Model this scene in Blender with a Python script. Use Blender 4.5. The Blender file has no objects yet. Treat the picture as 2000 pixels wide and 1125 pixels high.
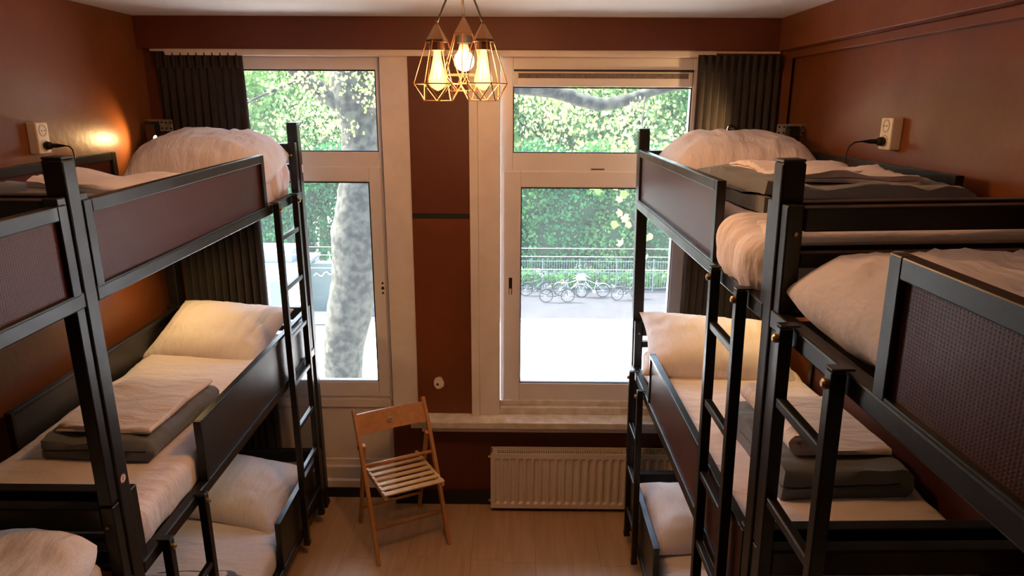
import bpy, math, random
from mathutils import Vector, Matrix, noise
random.seed(7)
SC = bpy.context.scene
COL = SC.collection
PI = math.pi

# ------------------------------------------------------------------ camera
CAM_H = 2.578
fw = Vector((-0.00722123, 0.96655205, -0.25636885))
rt = Vector((0.99994886, 0.00879496, 0.00499249))
up = Vector((-0.00708025, 0.25631969, 0.96656613))
cd = bpy.data.cameras.new('camera'); cam = bpy.data.objects.new('camera', cd); COL.objects.link(cam)
cd.sensor_width = 36; cd.lens = 1335.98 * 36 / 2000
cd.clip_start = 0.05; cd.clip_end = 400
m = Matrix((rt, up, -fw)).transposed().to_4x4(); m.translation = Vector((0, 0, CAM_H))
cam.matrix_world = m
SC.camera = cam

# ------------------------------------------------------------------ world, sun, exposure
SC.view_settings.view_transform = 'Standard'
SC.view_settings.look = 'None'
SC.view_settings.gamma = 1.0
SC.view_settings.use_curve_mapping = False
SC.view_settings.exposure = 0.5
W = bpy.data.worlds.new('World'); SC.world = W; W.use_nodes = True
nt = W.node_tree; nt.nodes.clear()
wo = nt.nodes.new('ShaderNodeOutputWorld'); bg = nt.nodes.new('ShaderNodeBackground')
sky = nt.nodes.new('ShaderNodeTexSky'); sky.sky_type = 'NISHITA'; sky.sun_disc = False
sky.sun_elevation = math.radians(50); sky.sun_rotation = math.radians(-65); sky.air_density = 1.3; sky.dust_density = 3.5
bg.inputs['Strength'].default_value = 1.15
nt.links.new(sky.outputs[0], bg.inputs[0]); nt.links.new(bg.outputs[0], wo.inputs[0])
sd = bpy.data.lights.new('sun', 'SUN'); sd.energy = 13.5; sd.angle = math.radians(0.6); sd.color = (1, .97, .92)
sun = bpy.data.objects.new('sun', sd); COL.objects.link(sun)
sun_dir = Vector((-0.80, 0.12, 0.85)).normalized()     # towards the sun: from the left, along the street
sun.rotation_euler = sun_dir.to_track_quat('Z', 'Y').to_euler()

PENDANT_W = 31.0
READ_W = 3.0
WARM = (1.0, 0.46, 0.16)

# ------------------------------------------------------------------ materials
def mat(name, color, rough=.5, metal=0, spec=.5, var=0.0, vscale=6.0, bump=0.0, bscale=40.0, stretch=(1, 1, 1), color2=None, coat=0, rvar=0, sheen=0, bd=.01):
    M = bpy.data.materials.new(name); M.use_nodes = True
    n = M.node_tree.nodes; l = M.node_tree.links
    p = n['Principled BSDF']
    p.inputs['Base Color'].default_value = (*color, 1); p.inputs['Roughness'].default_value = rough
    p.inputs['Metallic'].default_value = metal; p.inputs['Specular IOR Level'].default_value = spec
    if coat: p.inputs['Coat Weight'].default_value = coat; p.inputs['Coat Roughness'].default_value = .15
    if sheen: p.inputs['Sheen Weight'].default_value = sheen
    if var or bump or color2 or rvar:
        tc = n.new('ShaderNodeTexCoord'); mp = n.new('ShaderNodeMapping'); mp.inputs['Scale'].default_value = stretch
        l.new(tc.outputs['Object'], mp.inputs[0])
        if var or color2 or rvar:
            nz = n.new('ShaderNodeTexNoise'); nz.inputs['Scale'].default_value = vscale; nz.inputs['Detail'].default_value = 5
            l.new(mp.outputs[0], nz.inputs[0])
            if var or color2:
                mx = n.new('ShaderNodeMix'); mx.data_type = 'RGBA'
                c2 = color2 or tuple(max(0, c * (1 - var)) for c in color)
                c1 = color if color2 else tuple(c * (1 + var) for c in color)
                mx.inputs[6].default_value = (*c1, 1); mx.inputs[7].default_value = (*c2, 1)
                rp = n.new('ShaderNodeValToRGB'); rp.color_ramp.elements[0].position = .38; rp.color_ramp.elements[1].position = .62
                l.new(nz.outputs[0], rp.inputs[0]); l.new(rp.outputs[0], mx.inputs[0]); l.new(mx.outputs[2], p.inputs['Base Color'])
            if rvar:
                mr = n.new('ShaderNodeMapRange'); mr.inputs[1].default_value = .3; mr.inputs[2].default_value = .7
                mr.inputs[3].default_value = rough - rvar; mr.inputs[4].default_value = rough + rvar
                l.new(nz.outputs[0], mr.inputs[0]); l.new(mr.outputs[0], p.inputs['Roughness'])
        if bump:
            nb = n.new('ShaderNodeTexNoise'); nb.inputs['Scale'].default_value = bscale; nb.inputs['Detail'].default_value = 4
            l.new(mp.outputs[0], nb.inputs[0])
            b = n.new('ShaderNodeBump'); b.inputs['Strength'].default_value = bump; b.inputs['Distance'].default_value = bd
            l.new(nb.outputs[0], b.inputs['Height']); l.new(b.outputs[0], p.inputs['Normal'])
    return M

def emit(name, color, s):
    M = bpy.data.materials.new(name); M.use_nodes = True; n = M.node_tree.nodes; n.clear()
    o = n.new('ShaderNodeOutputMaterial'); e = n.new('ShaderNodeEmission'); e.inputs[0].default_value = (*color, 1); e.inputs[1].default_value = s
    M.node_tree.links.new(e.outputs[0], o.inputs[0]); return M

def glow_glass(name, color, s, tr):
    M = bpy.data.materials.new(name); M.use_nodes = True; n = M.node_tree.nodes; n.clear(); l = M.node_tree.links
    o = n.new('ShaderNodeOutputMaterial'); e = n.new('ShaderNodeEmission'); e.inputs[0].default_value = (*color, 1); e.inputs[1].default_value = s
    t = n.new('ShaderNodeBsdfTransparent'); mx = n.new('ShaderNodeMixShader'); mx.inputs[0].default_value = tr
    l.new(e.outputs[0], mx.inputs[1]); l.new(t.outputs[0], mx.inputs[2]); l.new(mx.outputs[0], o.inputs[0]); return M

def bulb_mat(name, core, rim, tr):
    M = bpy.data.materials.new(name); M.use_nodes = True; n = M.node_tree.nodes; n.clear(); l = M.node_tree.links
    o = n.new('ShaderNodeOutputMaterial'); lw = n.new('ShaderNodeLayerWeight'); lw.inputs[0].default_value = .35
    mc = n.new('ShaderNodeMix'); mc.data_type = 'RGBA'; mc.inputs[6].default_value = (*core, 1); mc.inputs[7].default_value = (*rim, 1); l.new(lw.outputs['Facing'], mc.inputs[0])
    e = n.new('ShaderNodeEmission'); l.new(mc.outputs[2], e.inputs[0]); t = n.new('ShaderNodeBsdfTransparent'); mx = n.new('ShaderNodeMixShader'); mx.inputs[0].default_value = tr
    l.new(e.outputs[0], mx.inputs[1]); l.new(t.outputs[0], mx.inputs[2]); l.new(mx.outputs[0], o.inputs[0]); return M

def pane_mat(name, haze):
    M = bpy.data.materials.new(name); M.use_nodes = True; n = M.node_tree.nodes; n.clear(); l = M.node_tree.links
    o = n.new('ShaderNodeOutputMaterial'); t = n.new('ShaderNodeBsdfTransparent'); g = n.new('ShaderNodeBsdfGlossy'); g.inputs['Roughness'].default_value = .02
    t.inputs[0].default_value = (.97, .985, .98, 1)
    tl = n.new('ShaderNodeBsdfTranslucent'); tl.inputs[0].default_value = (.95, .98, 1, 1)
    m0 = n.new('ShaderNodeMixShader'); m0.inputs[0].default_value = haze  # translucent share veils the view, standing in for glare on the glass
    l.new(t.outputs[0], m0.inputs[1]); l.new(tl.outputs[0], m0.inputs[2])
    fr = n.new('ShaderNodeFresnel'); fr.inputs[0].default_value = 1.25
    mx = n.new('ShaderNodeMixShader'); l.new(fr.outputs[0], mx.inputs[0]); l.new(m0.outputs[0], mx.inputs[1]); l.new(g.outputs[0], mx.inputs[2])
    l.new(mx.outputs[0], o.inputs[0]); return M

def sheet_metal(name, color):
    """perforated steel sheet: small round holes in rows, as fine relief and darker dots"""
    M = bpy.data.materials.new(name); M.use_nodes = True; n = M.node_tree.nodes; l = M.node_tree.links
    p = n['Principled BSDF']; p.inputs['Roughness'].default_value = .38; p.inputs['Metallic'].default_value = .1; p.inputs['Specular IOR Level'].default_value = .28
    tc = n.new('ShaderNodeTexCoord'); sp = n.new('ShaderNodeSeparateXYZ'); l.new(tc.outputs['Object'], sp.inputs[0])
    def s(out, k):
        a = n.new('ShaderNodeMath'); a.operation = 'MULTIPLY'; a.inputs[1].default_value = k; l.new(out, a.inputs[0])
        b = n.new('ShaderNodeMath'); b.operation = 'SINE'; l.new(a.outputs[0], b.inputs[0]); return b.outputs[0]
    k = 2 * PI / .0070
    mu = n.new('ShaderNodeMath'); mu.operation = 'ADD'; l.new(s(sp.outputs[1], k * .8), mu.inputs[0]); l.new(s(sp.outputs[2], k), mu.inputs[1])
    mr = n.new('ShaderNodeMapRange'); mr.inputs[1].default_value = .2; mr.inputs[2].default_value = 1.1; l.new(mu.outputs[0], mr.inputs[0])
    mx = n.new('ShaderNodeMix'); mx.data_type = 'RGBA'; mx.inputs[6].default_value = (*color, 1); mx.inputs[7].default_value = (*[c * .25 for c in color], 1)
    l.new(mr.outputs[0], mx.inputs[0]); l.new(mx.outputs[2], p.inputs['Base Color'])
    b = n.new('ShaderNodeBump'); b.inputs['Strength'].default_value = .35; b.inputs['Distance'].default_value = .002; b.invert = True
    l.new(mr.outputs[0], b.inputs['Height']); l.new(b.outputs[0], p.inputs['Normal'])
    return M

def leaf_mat(name, c1, c2, trans=.45):
    M = bpy.data.materials.new(name); M.use_nodes = True; n = M.node_tree.nodes; n.clear(); l = M.node_tree.links
    o = n.new('ShaderNodeOutputMaterial'); g = n.new('ShaderNodeNewGeometry')
    rp = n.new('ShaderNodeValToRGB'); rp.color_ramp.elements[0].color = (*c1, 1); rp.color_ramp.elements[1].color = (*c2, 1)
    l.new(g.outputs['Random Per Island'], rp.inputs[0])
    d = n.new('ShaderNodeBsdfDiffuse'); t = n.new('ShaderNodeBsdfTranslucent'); mx = n.new('ShaderNodeMixShader'); mx.inputs[0].default_value = trans
    l.new(rp.outputs[0], d.inputs[0]); l.new(rp.outputs[0], t.inputs[0]); l.new(d.outputs[0], mx.inputs[1]); l.new(t.outputs[0], mx.inputs[2]); l.new(mx.outputs[0], o.inputs[0]); return M

def wood_mat(name, c1, c2, rough, stretch, scale=6, coat=0):
    M = bpy.data.materials.new(name); M.use_nodes = True; n = M.node_tree.nodes; l = M.node_tree.links
    p = n['Principled BSDF']; p.inputs['Roughness'].default_value = rough
    if coat: p.inputs['Coat Weight'].default_value = coat; p.inputs['Coat Roughness'].default_value = .25
    tc = n.new('ShaderNodeTexCoord'); mp = n.new('ShaderNodeMapping'); mp.inputs['Scale'].default_value = stretch
    oi = n.new('ShaderNodeObjectInfo'); ad = n.new('ShaderNodeVectorMath'); ad.operation = 'ADD'
    sc = n.new('ShaderNodeVectorMath'); sc.operation = 'SCALE'; sc.inputs['Scale'].default_value = 7.3
    l.new(oi.outputs['Location'], sc.inputs[0]); l.new(tc.outputs['Object'], ad.inputs[0]); l.new(sc.outputs[0], ad.inputs[1]); l.new(ad.outputs[0], mp.inputs[0])
    nz = n.new('ShaderNodeTexNoise'); nz.inputs['Scale'].default_value = scale; nz.inputs['Detail'].default_value = 7; nz.inputs['Distortion'].default_value = .6
    l.new(mp.outputs[0], nz.inputs[0])
    rp = n.new('ShaderNodeValToRGB'); rp.color_ramp.elements[0].position = .3; rp.color_ramp.elements[1].position = .7
    rp.color_ramp.elements[0].color = (*c1, 1); rp.color_ramp.elements[1].color = (*c2, 1); l.new(nz.outputs[0], rp.inputs[0]); l.new(rp.outputs[0], p.inputs['Base Color'])
    return M

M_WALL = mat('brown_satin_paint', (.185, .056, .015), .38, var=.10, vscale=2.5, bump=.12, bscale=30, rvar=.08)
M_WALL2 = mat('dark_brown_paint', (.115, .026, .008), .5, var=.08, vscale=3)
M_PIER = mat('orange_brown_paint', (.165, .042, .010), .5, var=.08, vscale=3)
M_CEIL = mat('ceiling_white', (.86, .83, .80), .8, bump=.05, bscale=60)
M_WHITE = mat('white_gloss_paint', (.78, .71, .67), .35, var=.04, vscale=8, bump=.03, bscale=20)
M_PVC = mat('white_window_frame', (.80, .76, .76), .3, var=.02)
M_WORN = mat('worn_white_sill_paint', (.78, .73, .67), .4, color2=(.62, .54, .45), vscale=14, bump=.1)
M_GASK = mat('black_gasket', (.012, .014, .016), .5)
M_BLACK = mat('black_powder_coat', (.011, .010, .009), .34, spec=.38, bump=.05, bscale=25, rvar=.06)
M_SOLID = mat('black_panel_board', (.020, .018, .017), .33, spec=.5, rvar=.05)
M_PERF = sheet_metal('perforated_maroon_sheet', (.085, .020, .014))
M_BRASS = mat('brass_bolt', (.45, .30, .13), .35, metal=.9)
M_STEEL = mat('zinc_steel', (.55, .52, .48), .4, metal=.45, color2=(.30, .26, .22), vscale=30)
M_SHEET = mat('white_cotton', (.80, .73, .745), .85, bump=.6, bd=.03, bscale=6, stretch=(1, 2.6, 1), sheen=.2)
M_PILLOW = mat('white_pillow_cotton', (.82, .76, .765), .85, bump=.65, bd=.03, bscale=6, stretch=(2.6, 1, 1), sheen=.2)
M_GREY = mat('grey_duvet', (.145, .165, .195), .85, bump=.25, bscale=22, sheen=.2)
M_CURT = mat('dark_curtain', (.026, .018, .014), .9, var=.10, vscale=20, sheen=.15)
M_BASE = mat('black_baseboard', (.010, .010, .012), .4)
M_FLOORSUB = mat('floor_underlay', (.05, .03, .02), .9)
M_PLANK = wood_mat('laminate_plank', (.40, .245, .125), (.50, .32, .175), .32, (9, .8, 3), 2.2)
M_CHAIR = wood_mat('chair_beech', (.42, .17, .05), (.55, .25, .085), .35, (3, 3, 3), 9, coat=.3)
M_SEAT = wood_mat('chair_seat_beech', (.52, .32, .14), (.66, .44, .22), .35, (3, 3, 3), 9, coat=.3)
M_RAD = mat('radiator_enamel', (.74, .66, .58), .35)
M_RADDK = mat('radiator_inside', (.06, .05, .045), .7)
M_PLASTIC = mat('cream_plastic', (.80, .73, .62), .35)
M_PLDARK = mat('socket_recess', (.55, .48, .40), .45)
M_CORD = mat('black_rubber', (.008, .008, .008), .45)
M_COPPER = mat('aged_copper', (.20, .10, .05), .45, metal=.7)
M_CAP = mat('dark_copper_cap', (.085, .045, .026), .40, metal=.6)
M_GLASS = pane_mat('window_glass', .022)
M_BULB = bulb_mat('amber_bulb_glass', (2.2, 1.25, .50), (.95, .40, .06), .35)
M_GLOBE = bulb_mat('white_globe_glass', (5, 4, 2.6), (2.4, 1.5, .7), .3)
M_FIL = emit('filament', (1, .72, .35), 30)
M_LED = emit('reading_lamp_glow', (1, .74, .40), 14)
M_STICK = mat('sticker_white', (.78, .72, .72), .5)
M_STICKR = mat('sticker_red', (.32, .06, .07), .5)
M_BARK = mat('plane_bark', (.085, .082, .060), .9, color2=(.012, .014, .009), vscale=9, bump=.9, bscale=14)
M_BARK2 = mat('dark_bark', (.10, .085, .06), .9, var=.3, bump=.5)
M_LEAFN = leaf_mat('plane_leaves', (.17, .27, .07), (.46, .50, .20), .55)
M_LEAFA = leaf_mat('mid_green_leaves', (.045, .21, .06), (.19, .42, .12), .45)
M_LEAFB = leaf_mat('dark_green_leaves', (.025, .16, .06), (.10, .31, .11), .42)
M_LEAFC = leaf_mat('pale_green_leaves', (.14, .32, .08), (.42, .58, .24), .5)
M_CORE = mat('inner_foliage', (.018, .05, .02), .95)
M_ROAD = mat('pale_paving', (.62, .60, .57), .9, var=.06, vscale=2)
M_PAVE = mat('footpath_paving', (.05, .05, .057), .9, var=.1, vscale=1.5)
M_KERB = mat('kerb_stone', (.45, .45, .44), .9)
M_IRON = mat('fence_iron', (.16, .20, .19), .6)
M_WIRE = mat('pale_cable', (.5, .53, .53), .5)
M_BOATW = mat('boat_white', (.72, .76, .78), .5)
M_BOATG = mat('boat_roof_grey', (.24, .26, .28), .7)
M_BOATD = mat('boat_dark_hull', (.06, .09, .085), .6)
M_TEAL = mat('teal_paint', (.02, .42, .45), .5)
M_BIKE = mat('bicycle_dark', (.05, .055, .06), .4)
M_BIKEL = mat('bicycle_pale', (.55, .58, .60), .4)
M_TYRE = mat('tyre', (.02, .02, .02), .8)
M_BOATPANE = mat('boat_window_pane', (.10, .22, .13), .12)  # green reflection in the glass put into the base colour

# ------------------------------------------------------------------ mesh helpers
class MB:
    def __init__(s): s.v = []; s.f = []
    def add(s, vs, fs):
        o = len(s.v); s.v += [Vector(a) for a in vs]; s.f += [tuple(i + o for i in f) for f in fs]; return s
    def box(s, x0, x1, y0, y1, z0, z1):
        if x0 > x1: x0, x1 = x1, x0
        if y0 > y1: y0, y1 = y1, y0
        if z0 > z1: z0, z1 = z1, z0
        return s.add([(x0, y0, z0), (x1, y0, z0), (x1, y1, z0), (x0, y1, z0), (x0, y0, z1), (x1, y0, z1), (x1, y1, z1), (x0, y1, z1)],
                     [(0, 3, 2, 1), (4, 5, 6, 7), (0, 1, 5, 4), (1, 2, 6, 5), (2, 3, 7, 6), (3, 0, 4, 7)])
    def bar(s, p, q, w, h, upv=(0, 0, 1)):
        """rectangular bar from p to q, w across, h along upv"""
        p, q = Vector(p), Vector(q); d = (q - p).normalized(); u = Vector(upv)
        a = d.cross(u).normalized(); b = a.cross(d).normalized()
        a *= w / 2; b *= h / 2
        return s.add([p - a - b, p + a - b, p + a + b, p - a + b, q - a - b, q + a - b, q + a + b, q - a + b],
                     [(0, 3, 2, 1), (4, 5, 6, 7), (0, 1, 5, 4), (1, 2, 6, 5), (2, 3, 7, 6), (3, 0, 4, 7)])
    def tube(s, pts, r, n=8, cap=True, closed=False):
        pts = [Vector(p) for p in pts]; k = len(pts)
        rs = r if isinstance(r, (list, tuple)) else [r] * k
        o = len(s.v); pa = None
        for i, p in enumerate(pts):
            if closed: d = (pts[(i + 1) % k] - pts[i - 1])
            else: d = (pts[min(i + 1, k - 1)] - pts[max(i - 1, 0)])
            d.normalize()
            if pa is None: pa = d.orthogonal().normalized()
            pa = (pa - d * pa.dot(d))
            if pa.length < 1e-6: pa = d.orthogonal()
            pa.normalize(); pb = d.cross(pa)
            for j in range(n):
                t = 2 * PI * j / n; s.v.append(p + (pa * math.cos(t) + pb * math.sin(t)) * rs[i])
        for i in range(k if closed else k - 1):
            i2 = (i + 1) % k
            for j in range(n):
                s.f.append((o + i * n + j, o + i * n + (j + 1) % n, o + i2 * n + (j + 1) % n, o + i2 * n + j))
        if cap and not closed:
            s.f.append(tuple(o + j for j in range(n))[::-1]); s.f.append(tuple(o + (k - 1) * n + j for j in range(n)))
        return s
    def lathe(s, prof, n=16, M=None):
        o = len(s.v); M = M or Matrix()
        for r, z in prof:
            for j in range(n):
                t = 2 * PI * j / n; s.v.append(M @ Vector((r * math.cos(t), r * math.sin(t), z)))
        for i in range(len(prof) - 1):
            for j in range(n):
                s.f.append((o + i * n + j, o + i * n + (j + 1) % n, o + (i + 1) * n + (j + 1) % n, o + (i + 1) * n + j))
        s.f.append(tuple(o + j for j in range(n))[::-1]); s.f.append(tuple(o + (len(prof) - 1) * n + j for j in range(n)))
        return s
    def build(s, name, material, parent=None, smooth=False, bevel=0, kind=None, label=None, origin=None, cat=None, group=None, weld=False):
        vs = [v - Vector(origin) for v in s.v] if origin is not None else s.v
        me = bpy.data.meshes.new(name); me.from_pydata([tuple(v) for v in vs], [], s.f)
        if weld:
            import bmesh
            b = bmesh.new(); b.from_mesh(me); bmesh.ops.remove_doubles(b, verts=b.verts, dist=1e-5); bmesh.ops.recalc_face_normals(b, faces=b.faces); b.to_mesh(me); b.free()
        me.materials.append(material)
        if smooth: me.polygons.foreach_set('use_smooth', [True] * len(me.polygons))
        me.update()
        o = bpy.data.objects.new(name, me); COL.objects.link(o)
        if parent: o.parent = parent
        elif origin is not None: o.location = origin
        if bevel:
            b = o.modifiers.new('bevel', 'BEVEL'); b.width = bevel; b.segments = 2; b.limit_method = 'ANGLE'; b.angle_limit = math.radians(50)
        tag(o, label, cat, group, kind)
        return o

def tag(o, label=None, cat=None, group=None, kind=None):
    if label: o['label'] = label
    if cat: o['category'] = cat
    if group: o['group'] = group
    if kind: o['kind'] = kind
    return o

def thing(name, label, cat, loc=(0, 0, 0), rot=(0, 0, 0), group=None):
    o = bpy.data.objects.new(name, None); COL.objects.link(o); o.location = loc; o.rotation_euler = rot
    o.empty_display_size = .05
    return tag(o, label, cat, group)

def struct(name, mb, material, parent=None, bevel=0):
    return mb.build(name, material, parent, bevel=bevel, kind=None if parent else 'structure')

def box(x0, x1, y0, y1, z0, z1): return MB().box(x0, x1, y0, y1, z0, z1)

def ring(mb, x0, x1, z0, z1, t, y0, y1):
    """rectangular picture-frame in the xz plane; t = (left, right, bottom, top) widths"""
    l, r, b, tp = t
    mb.box(x0, x0 + l, y0, y1, z0, z1); mb.box(x1 - r, x1, y0, y1, z0, z1)
    mb.box(x0 + l, x1 - r, y0, y1, z0, z0 + b); mb.box(x0 + l, x1 - r, y0, y1, z1 - tp, z1); return mb

# ------------------------------------------------------------------ room shell
XL, XR, YB, CZ = -2.16, 1.56, -1.6, 3.06
struct('floor', box(XL - .1, XR + .1, YB - .1, 4.4, -.14, -.012), M_FLOORSUB)
floor = bpy.data.objects['floor']
pw, pl = .19, 1.285
k = 0
x = XL
plank_me = {}
while x < XR - .01:
    w = min(pw, XR - x)
    y = YB - random.random() * .9
    while y < 4.20:
        y0, y1 = max(y, YB), min(y + pl, 4.205)
        if y1 - y0 > .05:
            mb = box(-w / 2 + .0004, w / 2 - .0004, 0, y1 - y0 - .0008, -.012, 0)
            o = mb.build('plank', M_PLANK, floor, bevel=.0006); o.location = (x + w / 2, y0, 0)
        y += pl
    x += pw
struct('ceiling', box(XL - .1, XR + .1, YB - .1, 4.45, CZ, CZ + .1), M_CEIL)
struct('wall_left', box(XL - .1, XL, YB, 4.45, 0, CZ), M_WALL)
struct('wall_right', box(XR, XR + .1, YB, 4.45, 0, CZ), M_WALL)
struct('wall_back', box(XL, XR, YB - .1, YB, 0, CZ), M_WALL)
wf = MB()
wf.box(XL, -2.02, 4.13, 4.40, 0, CZ)                 # left jamb
wf.box(-.80, -.285, 4.14, 4.40, 0, CZ)               # pier core
wf.box(1.07, XR, 4.10, 4.40, 0, CZ)                  # right jamb
wf.box(-2.02, -.80, 4.24, 4.40, 0, .70)              # under left window
wf.box(-.285, 1.07, 4.08, 4.40, 0, .60)              # under right window
wf.box(-2.02, 1.07, 4.12, 4.40, 2.89, CZ)            # header
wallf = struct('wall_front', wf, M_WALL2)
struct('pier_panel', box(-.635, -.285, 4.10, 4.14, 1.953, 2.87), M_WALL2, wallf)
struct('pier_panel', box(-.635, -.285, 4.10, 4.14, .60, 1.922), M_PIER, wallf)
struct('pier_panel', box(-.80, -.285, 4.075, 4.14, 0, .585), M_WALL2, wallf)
struct('seam_strip', box(-.635, -.285, 4.097, 4.14, 1.922, 1.953), M_GASK, wallf)
pt = MB()
for i in range(1):
    ring_pts = []
    N = 22
    for j in range(N):
        a = 2 * PI * j / N; r = 1 + .14 * noise.noise((math.cos(a) * 1.3, math.sin(a) * 1.3, 4.1))
        ring_pts.append((-.499 + .032 * r * math.cos(a), 4.0965, .854 + .043 * r * math.sin(a)))
    pt.v = [Vector(p) for p in ring_pts] + [Vector((p[0], 4.1005, p[2])) for p in ring_pts]
    pt.f = [tuple(range(N))] + [(j, j + N, (j + 1) % N + N, (j + 1) % N) for j in range(N)]
pt.build('filler_patch', M_WORN, wallf, label='irregular white filler patch on brown pier')
MB().lathe([(.009, 0), (.009, .002)], 10, Matrix.Translation((-.507, 4.0965, .846)) @ Matrix.Rotation(PI / 2, 4, 'X')).build('hole', M_WALL2, wallf)
# beams
struct('trim_1', box(XL, XR, 4.06, 4.13, 2.886, CZ), M_WALL2, bevel=.004)
struct('trim_2', MB().box(1.457, XR, YB, 4.06, 2.886, CZ).box(1.515, XR, YB, 4.06, 2.846, 2.886), M_WALL, bevel=.004)
# white casings
struct('trim_3', box(-.80, -.635, 4.115, 4.14, .10, 2.87), M_WHITE, bevel=.003)
t4 = MB().box(-.285, -.235, 4.065, 4.14, .643, 2.87).box(-.235, -.105, 4.08, 4.14, .643, 2.87)
struct('trim_4', t4, M_WHITE, bevel=.003)
struct('trim_5', box(-2.02, 1.12, 4.085, 4.24, 2.852, 2.89), M_WHITE, bevel=.003)
struct('trim_6', MB().box(1.49, 1.54, 4.05, 4.10, 2.44, 2.886).box(1.505, 1.545, 4.06, 4.10, 0, 2.44), M_WALL, bevel=.003)
# sill and ledge of the right window
struct('trim_7', MB().box(-.668, 1.40, 3.965, 4.105, .598, .643), M_WORN, bevel=.006)
struct('trim_8', MB().box(-.60, 1.40, 3.99, 4.085, .565, .598), M_WHITE, bevel=.003)
struct('trim_9', MB().box(-.105, 1.07, 4.095, 4.24, .643, .690).box(-.105, 1.07, 4.125, 4.24, .690, .725), M_WORN, bevel=.004)
# panelled niche under the left window
n1 = MB().box(-2.02, -.80, 4.20, 4.24, .0, .70)
ring(n1, -2.02, -.80, .20, .70, (.06, .05, .06, .06), 4.185, 4.20)
struct('trim_10', n1, M_WHITE, bevel=.004)
struct('trim_11', MB().box(-2.02, -.80, 4.155, 4.20, .13, .215).box(-2.02, -.80, 4.125, 4.20, .075, .13), M_WHITE, bevel=.006)
struct('baseboard_front', MB().box(-.80, XR, 4.058, 4.08, 0, .10).box(-2.10, -.80, 4.13, 4.20, 0, .075), M_BASE, bevel=.002)
struct('baseboard_left', box(XL, XL + .018, YB, 4.13, 0, .09), M_BASE)
struct('baseboard_right', box(XR - .018, XR, YB, 4.05, 0, .09), M_BASE)

# ------------------------------------------------------------------ windows
def gasket(mb, x0, x1, z0, z1, y, t=.006):
    return ring(mb, x0, x1, z0, z1, (t, t, t, t * 1.3), y - .004, y + .012)
w1 = MB(); ring(w1, -2.02, -.815, .70, 2.852, (.09, .025, .026, .07), 4.19, 4.27)
w1.box(-1.93, -.84, 4.19, 4.27, 2.215, 2.31)
win1 = struct('window_1', w1, M_PVC, bevel=.004)
sa = MB(); ring(sa, -1.95, -.83, .718, 2.222, (.09, .075, .105, .092), 4.182, 4.25); sa.build('sash', M_PVC, win1, bevel=.006)
gasket(MB(), -1.93, -.84, 2.31, 2.782, 4.20).build('gasket', M_GASK, win1); gasket(MB(), -1.86, -.905, .823, 2.13, 4.19).build('gasket', M_GASK, win1)
box(-1.93, -.84, 4.225, 4.231, 2.31, 2.782).build('pane', M_GLASS, win1); box(-1.86, -.905, 4.215, 4.221, .823, 2.13).build('pane', M_GLASS, win1)
MB().box(-1.86, -.905, 4.184, 4.205, .815, .826).build('glazing_bead', M_PVC, win1)
for dz, r in ((.032, .007), (0, .010), (-.032, .007)):
    MB().lathe([(r, 0), (r, .003)], 12, Matrix.Translation((-.85, 4.183, 1.462 + dz)) @ Matrix.Rotation(PI / 2, 4, 'X')).build('handle_hole', M_GASK, win1)
w2 = MB(); ring(w2, -.105, 1.07, .72, 2.852, (.075, .055, .012, .068), 4.16, 4.25)
w2.box(-.03, 1.015, 4.16, 4.25, 2.20, 2.31)
win2 = struct('window_2', w2, M_PVC, bevel=.004)
ring(MB(), -.085, 1.03, .715, 2.205, (.105, .075, .122, .098), 4.147, 4.24).build('sash', M_PVC, win2, bevel=.006)
gasket(MB(), -.03, 1.015, 2.31, 2.69, 4.17).build('gasket', M_GASK, win2); gasket(MB(), .02, .957, .837, 2.107, 4.16).build('gasket', M_GASK, win2)
box(-.03, 1.015, 4.20, 4.206, 2.31, 2.69).build('pane', M_GLASS, win2); box(.02, .957, 4.19, 4.196, .837, 2.107).build('pane', M_GLASS, win2)
vg = MB().box(-.028, 1.013, 4.152, 4.20, 2.692, 2.785).build('vent_grille', M_PVC, win2, bevel=.003)
MB().box(0.0, .985, 4.1495, 4.156, 2.738, 2.766).build('vent_slot', mat('vent_gauze', (.20, .15, .13), .8, var=.2, vscale=60), vg)
MB().box(-.028, 1.013, 4.142, 4.156, 2.775, 2.787).build('vent_lip', M_GASK, vg)
for xx in (-.024, .989):
    MB().box(xx, xx + .02, 4.146, 4.156, 2.705, 2.772).build('vent_end_cap', M_PLASTIC, vg, bevel=.002)
h = MB().box(-.052, -.030, 4.1455, 4.150, 1.435, 1.545).build('handle_recess', M_GASK, win2, bevel=.004)
MB().box(-.048, -.035, 4.138, 4.148, 1.437, 1.475).build('handle_pull', M_PVC, h, bevel=.003)
MB().box(.44, .52, 4.156, 4.162, 2.213, 2.220).build('drain_cap', M_RADDK, win2)
MB().box(-.075, .0, 4.14, 4.15, .713, .722).build('hinge_cover', M_RADDK, win2)

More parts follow.
